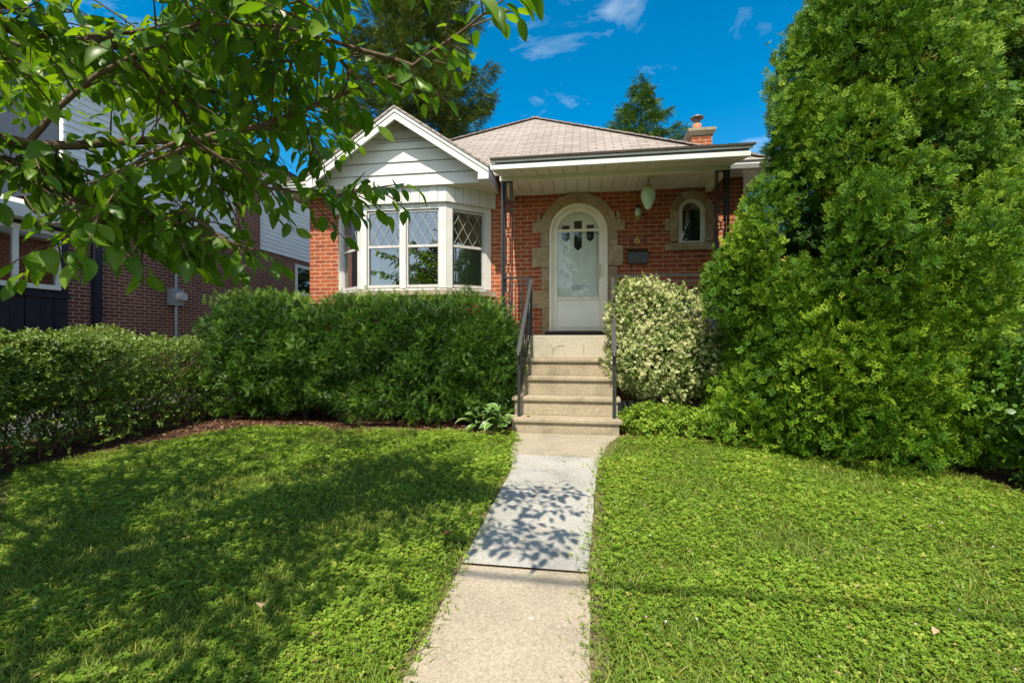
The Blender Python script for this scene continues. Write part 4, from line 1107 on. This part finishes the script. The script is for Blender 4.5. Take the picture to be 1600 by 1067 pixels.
# inner foliage, tinted dark to deepen the shaded gaps; some sprays dead brown
n = 26000; zz = RNG.uniform(.5, 6.2, n); aa = RNG.uniform(0, 6.28, n); rad = np.array([env(z) for z in zz])*np.sqrt(RNG.random(n))*.72
Pp = np.stack([3.1 + np.cos(aa)*rad, 5.45 + np.sin(aa)*rad*.85, zz], 1); k = n//2; Pp[:k, 0] += RNG.choice([1.25, 2.3], k); Pp[:k, 1] += .5; Pp[:k, 2] = np.where(Pp[:k, 2] < 2.0, 2.0 + RNG.random(k)*3.5, Pp[:k, 2])
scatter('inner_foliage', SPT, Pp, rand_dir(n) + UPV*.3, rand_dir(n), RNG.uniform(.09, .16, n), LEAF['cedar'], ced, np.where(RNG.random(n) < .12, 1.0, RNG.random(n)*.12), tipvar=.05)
m = MB()
for cx, cy, s in ((2.9, 5.45, 1), (4.2, 5.95, .9), (3.3, 5.7, .7)):
    m.tube([(cx, cy, 0), (cx+.05, cy+.03, 1.5), (cx-.03, cy+.06, 3.2), (cx+.02, cy, 6.2)], [.13*s, .10*s, .07*s, .02], 9)
for (c, r) in LOBES[::2]:
    cx, cy = (2.9, 5.45) if abs(c[0]-2.9) < abs(c[0]-4.3) else (4.2, 5.95)
    m.tube([(cx, cy, max(.1, c[2]-.35)), ((cx+c[0])/2, (cy+c[1])/2, c[2]-.22), c], [.028, .02, .006], 6)
m.build('trunk', M['bark_dark'], ced)

# ---- broadleaf shrub at the right edge
sr = thing('broadleaf_shrub', (3.75, 4.0, 0), 'dark broad leaved shrub in the shade at the right edge', 'shrub')
SHT = [sprig_leaves(s+40, 7, .55, .36) for s in range(5)]
Pp, Nn = hedge_shell((3.85, 4.1, .52), (.52, .62, .58), 1900, 2.4, .14, 2.4, .12, .03, 6.0, .08); n = len(Pp)
scatter('foliage', SHT, Pp, Nn*.7 + rand_dir(n)*.7 + UPV*.3, rand_dir(n), RNG.uniform(.07, .12, n), LEAF['shrub'], sr, RNG.beta(2, 2.5, n), tipvar=.25)
m = MB()
for k in range(22):
    m.tube([(3.85+RNG.normal()*.08, 4.1+RNG.normal()*.08, gz(4)), (3.85+RNG.normal()*.3, 4.1+RNG.normal()*.35, RNG.uniform(.5, 1.0))], [.014, .004], 5)
m.build('stems', M['bark_dark'], sr)

# ---- conifers behind the house
def conifer(name, label, base, h, r0, nb_, mat, droop, zstart, dens, ssz, seed, tiltup=.3, ex=.85):
    t = thing(name, base, label, 'tree'); rr = random.Random(seed); bx, by, bz = base
    PP = []; DD = []; m = MB()
    m.tube([(bx, by, bz), (bx, by, bz+h*.5), (bx, by, bz+h)], [h*.018, h*.011, .02], 8)
    for i in range(nb_):
        f = i/nb_; z = zstart + (h-zstart)*(f**.92); L = r0*(1-f)**ex*rr.uniform(.72, 1.15) + .12; a = i*2.39996 + rr.uniform(-.3, .3)
        da = Vector((math.cos(a), math.sin(a), 0)); st = Vector((bx, by, bz+z)); pts = []
        for k in range(7):
            u = k/6; pts.append(st + da*L*u + Vector((0, 0, -droop*L*math.sin(u*1.9)*.6 + tiltup*L*u*u)))
        m.tube(pts, [.05*(1-f)+.012]+[.03*(1-f)+.008]*5+[.005], 5, False)
        sd = Vector((-da.y, da.x, 0)); n = int(dens*L) + 4
        for k in range(n):
            u = rr.uniform(.12, 1)**.8; j = min(5, int(u*6)); q = pts[j].lerp(pts[j+1], u*6-j)
            wdt = .42*L*(1-u*.75)*(.4 + .6*min(1, u*3)); o = rr.uniform(-1, 1)
            q = q + sd*o*wdt*.6 + Vector((0, 0, -abs(rr.gauss(0, .10))*min(1.6, L)*.6 - .1*abs(o)*wdt))
            PP.append(q); DD.append((da*.55 + sd*o*.8 + Vector((0, 0, rr.uniform(-.6, .35)))))
    n = len(PP); Pp = np.array([tuple(p) for p in PP]); Dd = np.array([tuple(p) for p in DD])
    m.build('trunk', M['bark_dark'], t)
    scatter('crown', YEWT, Pp, Dd, ups(n, .6), RNG.uniform(.7, 1.3, n)*ssz, mat, t, np.clip(RNG.normal(.5, .25, n), 0, 1), tipvar=.4)
    return t
conifer('spruce_tree', 'tall olive spruce behind the bay window gable', (-8.6, 23.5, 0), 26, 6.2, 190, LEAF['spruce'], .5, 5, 105, .36, 3, .3, .74)
conifer('fir_tree', 'dark green pointed conifer rising behind the roof just left of the chimney', (3.75, 29, 0), 17.2, 7.8, 110, LEAF['fir'], .42, 4, 46, .5, 8, .4, 1.0)
conifer('fir_tree', 'dark conifer mostly hidden by the left end of the gable', (-13.5, 27, 0), 15.0, 3.4, 80, LEAF['fir'], .35, 4, 45, .6, 12)

# ---- street trees mirrored in the windows
def round_tree(base, h, r, n, label):
    t = thing('street_tree', base, label, 'tree', 'trees across the street'); c = Vector(base) + Vector((0, 0, h*.66)); m = MB()
    m.tube([base, (base[0]+.1, base[1], h*.4), tuple(c)], [.25, .2, .06], 8)
    PP = []
    for k in range(26):
        d = rand_dir(1)[0]; q = np.array(c) + d*np.array([r, r, h*.32])*RNG.uniform(.5, .95)
        m.tube([(base[0], base[1], h*.4), tuple((np.array(c)+q)/2), tuple(q)], [.08, .04, .01], 5)
        PP.append(q + RNG.normal(size=(n//26, 3))*r*.22)
    Pp = np.concatenate(PP); k = len(Pp); m.build('trunk', M['bark_dark'], t)
    scatter('crown', SHT, Pp, rand_dir(k), ups(k), RNG.uniform(.4, .7, k), LEAF['street'], t)
round_tree((-9.5, -21, -.37), 9.5, 3.0, 1500, 'round street tree nearest the dark gabled house')
round_tree((3.5, -23, -.37), 11, 3.6, 1700, 'taller street tree right of the gabled house')

# ---- cherry tree overhanging from the left
CX, CY = -3.05, .75
ch = thing('cherry_tree', (CX, CY, gz(CY)), 'spreading cherry tree whose leafy branches overhang the lawn at upper left', 'tree')
tw = MB(); LP = []; LD = []; LS = []
rr = random.Random(21)
def add_leaves(p, d, n_leaf, L, sz):
    """a leafy twig from p along d"""
    d = d.normalized(); end = p + d*L + Vector((0, 0, -.18*L))
    mid = p.lerp(end, .5) + Vector((0, 0, .06*L))
    tw.tube([p, mid, end], [.0045, .0035, .0018], 5, False)
    side = d.cross(Vector((0, 0, 1)));
    if side.length < .1: side = Vector((1, 0, 0))
    side.normalize()
    for i in range(n_leaf):
        u = .12 + .88*(i+rr.random()*.5)/n_leaf; q = p.lerp(mid, u*2) if u < .5 else mid.lerp(end, u*2-1)
        sg = 1 if i % 2 else -1
        ld = d*rr.uniform(.25, .75) + side*sg*rr.uniform(.35, .9) + Vector((rr.gauss(0, .2), rr.gauss(0, .2), -rr.uniform(.25, .95)))
        ld.normalize(); LP.append(q + ld*.018); LD.append(ld); LS.append(sz*rr.uniform(.66, 1.15))
        tw.tube([q, q + ld*.02], .0012, 3, False)
def branch(pts, r0, r1, spacing=.085, tl=(.22, .48), nl=(5, 9), start=.15, sz=.098):
    pts = [Vector(p) for p in pts]; fine = []
    for a, b in zip(pts, pts[1:]):
        k = max(2, int((b-a).length/.10))
        for i in range(k):
            q = a.lerp(b, i/k); fine.append(q + Vector((noise.noise(q*3), noise.noise(q*3+Vector((5, 5, 5))), noise.noise(q*3+Vector((9, 2, 7)))))*.03)
    fine.append(pts[-1]); n = len(fine)
    tw.tube(fine, [r0 + (r1-r0)*i/(n-1) for i in range(n)], 7)
    acc = 0; i0 = int(start*n); sgn = 1
    for i in range(max(1, i0), n):
        acc += (fine[i]-fine[i-1]).length
        while acc > spacing:
            acc -= spacing; d = (fine[i]-fine[i-1]).normalized(); sd = d.cross(Vector((0, 0, 1))).normalized()
            ang = rr.uniform(.5, 1.15); v = d*math.cos(ang) + sd*sgn*math.sin(ang) + Vector((0, 0, rr.uniform(-.45, .4)))
            f = i/n; L = rr.uniform(*tl)*(1.1-.55*f); add_leaves(fine[i], v, max(3, int(rr.randint(*nl)*(1.1-.45*f))), L, sz); sgn = -sgn
    add_leaves(fine[-1], fine[-1]-fine[-3], 7, .22, sz)
TOP = Vector((CX, CY, 1.75))
tw.tube([(CX, CY, gz(CY)-.05), (CX+.03, CY-.02, .9), tuple(TOP)], [.15, .115, .10], 12)
#VISBRANCH
def D3(x, y, z): return (x, y, z)
VIS = BRANCHES = [
    # the long bough that crosses the view, and its neighbours (metres)
    ([TOP, (-2.75, 1.35, 2.0), (-2.35, 1.62, 1.98), (-1.75, 1.85, 2.05), (-1.38, 2.0, 2.22), (-1.1, 2.0, 2.30), (-.80, 1.98, 2.34), (-.58, 1.92, 2.44), (-.40, 1.86, 2.50)], .030, .005),
    ([TOP, (-2.7, 1.3, 2.35), (-2.2, 1.8, 2.55), (-1.7, 2.1, 2.75), (-1.4, 2.25, 2.9)], .028, .005),
    ([(-2.6, 1.45, 2.0), (-2.35, 1.75, 1.80), (-2.0, 1.95, 1.70), (-1.7, 2.05, 1.62)], .018, .005),
    ([(-1.75, 1.85, 2.05), (-1.5, 2.05, 1.88), (-1.25, 2.15, 1.86), (-1.02, 2.15, 1.90)], .010, .004),
    ([TOP, (-2.6, 1.2, 2.6), (-1.9, 1.6, 2.95), (-1.4, 1.85, 3.05), (-1.1, 1.9, 2.98)], .026, .005),
    ([(-2.35, 1.62, 1.98), (-2.1, 1.7, 2.3), (-1.75, 1.75, 2.5), (-1.4, 1.75, 2.55), (-1.05, 1.7, 2.55)], .013, .004),
    ([(-2.2, 1.8, 2.55), (-2.1, 2.2, 2.5), (-1.95, 2.6, 2.5), (-1.7, 2.9, 2.55)], .02, .005),
    ([(-2.6, 1.2, 2.6), (-2.6, 1.9, 2.7), (-2.5, 2.5, 2.9), (-2.3, 3.0, 3.1)], .025, .006),
    ([(-1.7, 1.3, 2.75), (-1.25, 1.15, 2.62), (-.85, 1.15, 2.55), (-.42, 1.2, 2.42)], .014, .004),
    ([(-1.6, 1.6, 2.8), (-1.1, 1.65, 2.72), (-.72, 1.6, 2.62), (-.42, 1.56, 2.52)], .012, .004),
    ([(-1.7, 1.0, 2.8), (-1.15, .98, 2.7), (-.8, .97, 2.62), (-.50, .98, 2.5)], .012, .004),
]
for pts, a, b in VIS: branch(pts, a, b, .062, (.2, .42), (5, 8), start=.16, sz=.103)
limbs = [[Vector(p) for p in pts] for pts, a, b in VIS]
for k in range(22):     # side branches filling the overhanging skirt of the crown
    L = limbs[(0, 1, 4, 7, 6, 5, 1, 4)[k % 8]]; i = rr.randint(1, len(L)-2); b0 = L[i].lerp(L[i+1], rr.random())
    ex = min(-1.45, b0.x + rr.uniform(-.5, .45)); ey = max(1.15, min(3.2, b0.y + rr.uniform(-.55, .8)))
    lo = 1.62 + max(0, ex + 1.6)*.95
    e = Vector((ex, ey, max(lo + .12, min(b0.z + rr.uniform(-.5, .55), lo + 1.25))))
    branch([b0, b0.lerp(e, .5) + Vector((rr.gauss(0, .06), rr.gauss(0, .06), .09)), e], .012, .004, .06, (.2, .42), (5, 8), .1, .105)
for az, Lr, zt in ((92, 2.6, 3.1), (104, 2.9, 3.3), (118, 2.7, 3.1), (128, 2.1, 3.7), (140, 2.5, 3.4), (158, 2.6, 3.0)):
    az = R(az); e = Vector((CX + math.cos(az)*Lr - .15, CY + math.sin(az)*Lr, zt)); md = TOP.lerp(e, .5) + Vector((0, 0, .35))
    branch([TOP, TOP.lerp(md, .5) + Vector((0, 0, .2)), md, e], .035, .006, .08, (.3, .65), (7, 11), .25, .112)
for k in range(12):     # low drooping skirt
    L = limbs[2 if k % 2 else 0]; i = rr.randint(0, 2 if k % 2 else 3); b0 = L[i].lerp(L[i+1], rr.random())
    e = Vector((rr.uniform(-2.7, -1.7), rr.uniform(1.5, 2.3), rr.uniform(1.55, 1.85)))
    branch([b0, b0.lerp(e, .5) + Vector((0, 0, .08)), e], .009, .003, .065, (.16, .34), (5, 7), .2, .105)
for k in range(14):     # the rest of the crown, mostly above and behind the camera
    az = R(-205 + k*20.5) if k < 11 else R(-170 + (k-11)*58); Lr = (rr.uniform(1.2, 1.5) if k in (9, 10) else rr.uniform(1.7, 2.5)) if k < 11 else rr.uniform(.9, 1.5); zt = rr.uniform(2.6, 3.4) if k < 11 else rr.uniform(3.5, 4.2)
    e = Vector((CX + math.cos(az)*Lr, CY + math.sin(az)*Lr, zt)); md = TOP.lerp(e, .5) + Vector((0, 0, .35)); m1 = TOP.lerp(e, .75) + Vector((rr.gauss(0, .15), rr.gauss(0, .15), .28))
    branch([TOP, TOP.lerp(md, .5) + Vector((0, 0, .2)), md, m1, e], .04, .006, .076, (.28, .6), (6, 9), .3, .104)
    for q in range(2):
        b0 = md.lerp(m1, rr.random()); e2 = b0 + Vector((math.cos(az+rr.choice((-.9, .9))), math.sin(az+rr.choice((-.9, .9))), rr.uniform(-.05, .5)))*rr.uniform(.7, 1.2)
        branch([b0, b0.lerp(e2, .5) + Vector((0, 0, .1)), e2], .016, .005, .11, (.25, .55), (6, 10), .1, .105)
CHT = []
for w_, f_, d_, t_ in ((.50, .14, .10, 0), (.56, .24, .24, .3), (.46, .08, .04, -.4), (.58, .30, .36, .15), (.48, .20, .45, -.2), (.53, .12, -.08, .5)):
    v_, f2, _ = leaf_tpl(w_, f_, d_, t_, 6); CHT.append((v_, f2, [1.0 if i % 3 == 1 else .25 for i in range(len(v_))]))
n = len(LP); LPa = np.array([tuple(p) for p in LP]); LDa = np.array([tuple(p) for p in LD])
scatter('leaves', CHT, LPa, LDa, ups(n, .38), np.array(LS), LEAF['cherry'], ch, RNG.beta(1.6, 1.6, n), tipvar=.16)
tw.build('trunk', M['bark'], ch)
print('cherry leaves', n)

# ---- lawn: clover and grass
def path_x(pts, y):
    return np.interp(y, [p[1] for p in pts], [p[0] for p in pts])
LB_x = [-7.0, -5.7, -5.25, -4.55, -4.1, -2.3, -.7]; LB_y = [-.5, 2.2, 3.25, 4.65, 5.25, 5.27, 5.27]
RB_x = [.2, .55, 1.5, 2.2, 3.3, 3.35, 3.6, 4.7]; RB_y = [5.35, 5.3, 5.2, 4.85, 4.35, 3.9, 3.3, 2.9]
def lawn_pts(n, near):
    """random lawn points; density falls with distance from the viewpoint's side of the yard"""
    out = []
    while sum(len(o) for o in out) < n:
        k = n*2
        y = 1.15 + (5.4-1.15)*RNG.random(k)**near; x = RNG.uniform(-6.0, 4.6, k)
        inview = (x > -1.40*y - .3) & (x < .98*y + .5)
        jit = .045*RNG.normal(size=k)
        l = x < path_x(PL, y) - .02 + jit; r = x > path_x(PR, y) + .05 + jit*1.4
        okl = l & (y < np.interp(x, LB_x, LB_y) + jit); okr = r & (y < np.interp(x, RB_x, RB_y) + jit)
        kp = inview & (okl | okr); out.append(np.stack([x[kp], y[kp]], 1))
    p = np.concatenate(out)[:n]; z = np.array([gz(v) for v in p[:, 1]])
    return np.column_stack([p, z])
def clover_tpl(seed):
    rr = random.Random(seed); vs = []; fs = []; rn = []
    for k in range(3):
        a = k*2.094 + rr.uniform(-.2, .2); tilt = rr.uniform(-.1, .45); c, s = math.cos(a), math.sin(a); n0 = len(vs); r_ = rr.random()
        for lx, ly in ((0, .04), (.36, .42), (.34, .82), (.0, .88), (-.34, .82), (-.36, .42)):
            z = abs(lx)*.35 + ly*tilt*.5; vs.append((lx*c - ly*s, lx*s + ly*c, z)); rn.append(r_)
        fs += [(n0, n0+1, n0+2, n0+3), (n0, n0+3, n0+4, n0+5)]
    return vs, fs, rn
def clover_tpl_flat(seed):
    v, f, r = clover_tpl(seed); return v, f, r
CLT = [clover_tpl(s) for s in range(6)]
def blade_tpl(seed):
    rr = random.Random(seed); b = rr.uniform(.15, .7); w = .035
    return [(-w, 0, 0), (w, 0, 0), (w*.8, .45, -b*.2), (-w*.8, .45, -b*.2), (w*.3, .85, -b*.62), (-w*.3, .85, -b*.62), (0, 1.0, -b*.95)], [(0, 1, 2, 3), (3, 2, 4, 5), (5, 4, 6)], [0, 0, .5, .5, 1, 1, 1]
BLT = [blade_tpl(s) for s in range(8)]
pn = 215000
P_ = lawn_pts(pn, 1.45)
patch = np.array([nz((x, y, 0), 1.6, 4) for x, y, _ in P_]) + .5*np.array([nz((x, y, 0), 5, 2) for x, y, _ in P_])
# clover thicker on the right, grassier on the left
wt = np.clip(.58 + 1.0*patch + np.where(P_[:, 0] > 0, .22, -.05), .10, 1); cl = RNG.random(pn) < wt
Pc = P_[cl].copy(); n = len(Pc); dist = Pc[:, 1]
Pc[:, 2] += RNG.uniform(.008, .055, n) + .03*patch[cl]
szc = np.clip(RNG.lognormal(-4.68, .34, n), .0045, .019)*np.interp(dist, [1.2, 3, 5], [1.0, 1.15, 1.5])
az = RNG.uniform(0, 6.28, n); tilt = RNG.normal(size=(n, 3))*.42 + UPV
rnd = np.clip(RNG.normal(.5, .2, n) + .42*patch[cl], 0, .965); rnd[RNG.random(n) < .07] = 1
tag(scatter('clover_lawn', CLT, Pc, np.stack([np.cos(az), np.sin(az), 0*az], 1), tilt, szc, LEAF['clover'], None, rnd, tipvar=.25), 'clover and weeds covering the front lawn', 'clover', kind='stuff')
Pg = lawn_pts(200000, 1.5); n = len(Pg)
az = RNG.uniform(0, 6.28, n); dg = np.stack([np.cos(az)*.55, np.sin(az)*.55, RNG.uniform(.35, 1.2, n)], 1)
tag(scatter('grass', BLT, Pg, dg, ups(n, .2), RNG.uniform(.04, .085, n), LEAF['grass'], None, np.clip(RNG.normal(.42, .22, n), 0, 1), tipvar=.2), 'thin grass blades growing between the clover', 'grass', kind='stuff')
# broad-leaved weeds in flat rosettes
Pw = lawn_pts(150, 1.3); ps = []; ds = []; ss = []
for x, y, z in Pw:
    k = int(RNG.integers(5, 9)); a0 = RNG.random()*6.28; sz_ = RNG.uniform(.035, .075)
    for i in range(k):
        a = a0 + i*6.28/k + RNG.normal()*.2; ps.append((x, y, z + .03)); ds.append((math.cos(a), math.sin(a), RNG.uniform(.05, .6))); ss.append(sz_*RNG.uniform(.7, 1.1))
tag(scatter('weeds', [leaf_tpl(.42, .2, .35, 0, 5), leaf_tpl(.3, .25, .45, .2, 5)], np.array(ps), np.array(ds), ups(len(ps), .15), np.array(ss), LEAF['clover'], None, RNG.uniform(.25, .7, len(ps))), 'broad leaved weed rosettes among the clover', 'weeds', kind='stuff')
# grass growing in the slab joint and along the path edges
n = 900; y = np.concatenate([RNG.normal(4.506, .012, 260), RNG.uniform(1.2, 5.3, n-260)])
x = np.where(np.arange(n) < 260, np.where(RNG.random(n) < .5, RNG.normal(-.05, .08, n), RNG.uniform(-.66, .2, n)), np.where(RNG.random(n) < .5, path_x(PL, y) + RNG.normal(0, .018, n), path_x(PR, y) + RNG.normal(.02, .025, n)))
z = np.array([gz(v) for v in y]) + .012; az = RNG.uniform(0, 6.28, n)
tag(scatter('edge_grass', BLT, np.stack([x, y, z], 1), np.stack([np.cos(az)*.9, np.sin(az)*.9, RNG.uniform(.2, .9, n)], 1), ups(n, .2), RNG.uniform(.02, .06, n), LEAF['grass'], None, np.clip(RNG.normal(.5, .25, n), 0, 1)), 'grass tufts in the path joint and along its edges', 'grass', kind='stuff')
# white and pinkish clover heads
def ball_tpl():
    vs = [(0, 0, -1), (0, 0, 1)]; fs = []
    for j, (r, z) in enumerate(((.8, -.5), (1, .1), (.7, .7))):
        for k in range(6): a = k*1.047 + j*.5; vs.append((r*math.cos(a), r*math.sin(a), z))
    for k in range(6):
        q = (k+1) % 6; fs += [(0, 2+q, 2+k), (2+k, 2+q, 8+q, 8+k), (8+k, 8+q, 14+q, 14+k), (14+k, 14+q, 1)]
    return vs, fs, None
Pf = lawn_pts(230, 1.4); Pf = Pf[(Pf[:, 0] > 0) | (RNG.random(len(Pf)) < .2)]; n = len(Pf); Pf[:, 2] += RNG.uniform(.05, .085, n)
tag(scatter('clover_flowers', [ball_tpl()], Pf, rand_dir(n), ups(n), RNG.uniform(.004, .007, n), LEAF['flower']), 'small white clover heads dotted over the lawn', 'clover flowers', kind='stuff')
# bark chips and litter on the beds
n = 5200; side_ = RNG.random(n) < .72
x = np.where(side_, RNG.uniform(-5.0, -.8, n), RNG.uniform(-5.9, -4.3, n)); y = np.where(side_, RNG.uniform(4.95, 5.75, n), RNG.uniform(1.6, 5.4, n))
ok = y > np.interp(x, LB_x, LB_y) - .10; x, y = x[ok], y[ok]; n = len(x)
Pk = np.stack([x, y, np.array([gz(v) for v in y]) + RNG.uniform(.006, .02, n)], 1); az = RNG.uniform(0, 6.28, n)
tag(scatter('bark_chips', [leaf_tpl(.35, .1, .1, 0, 3), leaf_tpl(.6, .2, .3, .3, 3)], Pk, np.stack([np.cos(az), np.sin(az), RNG.normal(size=n)*.25], 1), ups(n, .35), RNG.uniform(.015, .05, n), LEAF['chip']), 'bark chips and dry litter on the planting bed', 'bark chips', kind='stuff')
# a few dry fallen leaves
DRY = plain('dry_leaf', (.42, .30, .17), .8, .25, 30)
def dry(x, y, s, az, lab, mat=DRY):
    v, f, _ = leaf_tpl(.75, .32, .35, .5, 6); m = MB(); c, sn = math.cos(az), math.sin(az)
    m.add([((p[0]*c - p[1]*sn)*s + x, (p[0]*sn + p[1]*c)*s + y, p[2]*s + gz(y) + .075) for p in v], f, True); o = m.build('fallen_leaf', mat)
    tag(o, lab, 'leaf')
dry(-1.42, 1.86, .085, .4, 'pale curled dry leaf lying on the shaded lawn near the front')
dry(1.46, 2.12, .034, 2.2, 'small tan dry leaf on the sunny clover at right')
dry(-.78, 2.66, .05, 1.2, 'reddish dry leaf on the lawn beside the path', plain('red_leaf', (.28, .09, .04), .8, .25, 30))
dry(-.60, 5.52, .07, 1.5, 'brown dry leaf on the bottom step', plain('brown_leaf', (.30, .18, .06), .8, .25, 30))
bpy.data.objects['fallen_leaf.003'].location.z += .12

cb_ = MB(); pts = []
for i in range(25):
    u = i/24; x = -24 + 48*u; pts.append((x, -1.74 - .026*x, 6.0 + 1.2*(2*u-1)**2))
cb_.tube(pts, .019, 8)
tag(cb_.build('utility_cable', M['iron']), 'black overhead utility cable whose thin shadow crosses the path and lawn', 'cable')

# ================================================================== LIGHT, SKY, CAMERA
SUN = Vector((.13, 1, -1.5)).normalized()
ld = bpy.data.lights.new('sun', 'SUN'); ld.energy = 5.0; ld.angle = R(.5); ld.color = (1, .92, .77)
lo = bpy.data.objects.new('sun', ld); COL.objects.link(lo); lo.rotation_euler = SUN.to_track_quat('-Z', 'Y').to_euler(); lo.location = (-1, -10, 14)
w = bpy.data.worlds.new('World'); sc.world = w; w.use_nodes = True
nt = w.node_tree; bg = nt.nodes['Background']
sky = nt.nodes.new('ShaderNodeTexSky'); sky.sky_type = 'NISHITA'; sky.sun_disc = False
sky.sun_elevation = math.asin(-SUN.z); sky.sun_rotation = math.atan2(-SUN.x, -SUN.y)
sky.air_density = 1.0; sky.dust_density = .15; sky.ozone_density = 2.0; sky.altitude = 300
hs = nt.nodes.new('ShaderNodeHueSaturation'); hs.inputs['Saturation'].default_value = 1.5; hs.inputs['Hue'].default_value = .487; hs.inputs['Value'].default_value = 1.25
nt.links.new(sky.outputs[0], hs.inputs['Color'])
# thin wispy cloud
tc = nt.nodes.new('ShaderNodeTexCoord'); mp = nt.nodes.new('ShaderNodeMapping'); mp.inputs['Scale'].default_value = (2.2, 2.2, 5.0); mp.inputs['Rotation'].default_value = (0, .35, .3)
nt.links.new(tc.outputs['Generated'], mp.inputs[0])
nz1 = nt.nodes.new('ShaderNodeTexNoise'); nz1.inputs['Scale'].default_value = 1.7; nz1.inputs['Detail'].default_value = 8; nz1.inputs['Roughness'].default_value = .62; nz1.inputs['Distortion'].default_value = .5
nt.links.new(mp.outputs[0], nz1.inputs['Vector'])
cr = nt.nodes.new('ShaderNodeValToRGB'); cr.color_ramp.elements[0].position = .54; cr.color_ramp.elements[1].position = .84; cr.color_ramp.elements[1].color = (.5, .5, .5, 1)
nt.links.new(nz1.outputs['Fac'], cr.inputs[0])
mx = nt.nodes.new('ShaderNodeMix'); mx.data_type = 'RGBA'; mx.inputs[7].default_value = (9, 9.5, 10, 1)
nt.links.new(cr.outputs[0], mx.inputs[0]); nt.links.new(hs.outputs[0], mx.inputs[6])
sx = nt.nodes.new('ShaderNodeSeparateXYZ'); nt.links.new(tc.outputs['Generated'], sx.inputs[0])  # white cloud added behind the camera as neutral fill light
nz2 = nt.nodes.new('ShaderNodeTexNoise'); nz2.inputs['Scale'].default_value = 2.6; nz2.inputs['Detail'].default_value = 6; nt.links.new(tc.outputs['Generated'], nz2.inputs['Vector'])
ad = nt.nodes.new('ShaderNodeMath'); ad.operation = 'MULTIPLY_ADD'; ad.inputs[1].default_value = .9; nt.links.new(nz2.outputs['Fac'], ad.inputs[0]); 
ng = nt.nodes.new('ShaderNodeMath'); ng.operation = 'MULTIPLY'; ng.inputs[1].default_value = -1; nt.links.new(sx.outputs[1], ng.inputs[0]); nt.links.new(ng.outputs[0], ad.inputs[2])
cr2 = nt.nodes.new('ShaderNodeValToRGB'); cr2.color_ramp.elements[0].position = .50; cr2.color_ramp.elements[1].position = 1.0; cr2.color_ramp.elements[1].color = (.55, .55, .55, 1); nt.links.new(ad.outputs[0], cr2.inputs[0])
mx2 = nt.nodes.new('ShaderNodeMix'); mx2.data_type = 'RGBA'; mx2.inputs[7].default_value = (9.5, 9.2, 8.6, 1)
nt.links.new(cr2.outputs[0], mx2.inputs[0]); nt.links.new(mx.outputs[2], mx2.inputs[6]); nt.links.new(mx2.outputs[2], bg.inputs['Color'])
bg.inputs['Strength'].default_value = .11

cam = bpy.data.cameras.new('camera'); co = bpy.data.objects.new('camera', cam); COL.objects.link(co)
co.location = (0, 0, 1.15); co.rotation_euler = (R(90), 0, R(8.5))
cam.sensor_width = 36; cam.lens = 711/1600*36; cam.shift_y = -5.5/1600; cam.clip_end = 500; cam.clip_start = .05
sc.camera = co
sc.render.engine = 'CYCLES'
sc.cycles.use_denoising = True
sc.cycles.max_bounces = 8; sc.cycles.transparent_max_bounces = 12
sc.view_settings.view_transform = 'Standard'; sc.view_settings.look = 'None'; sc.view_settings.exposure = .54; sc.view_settings.gamma = 1
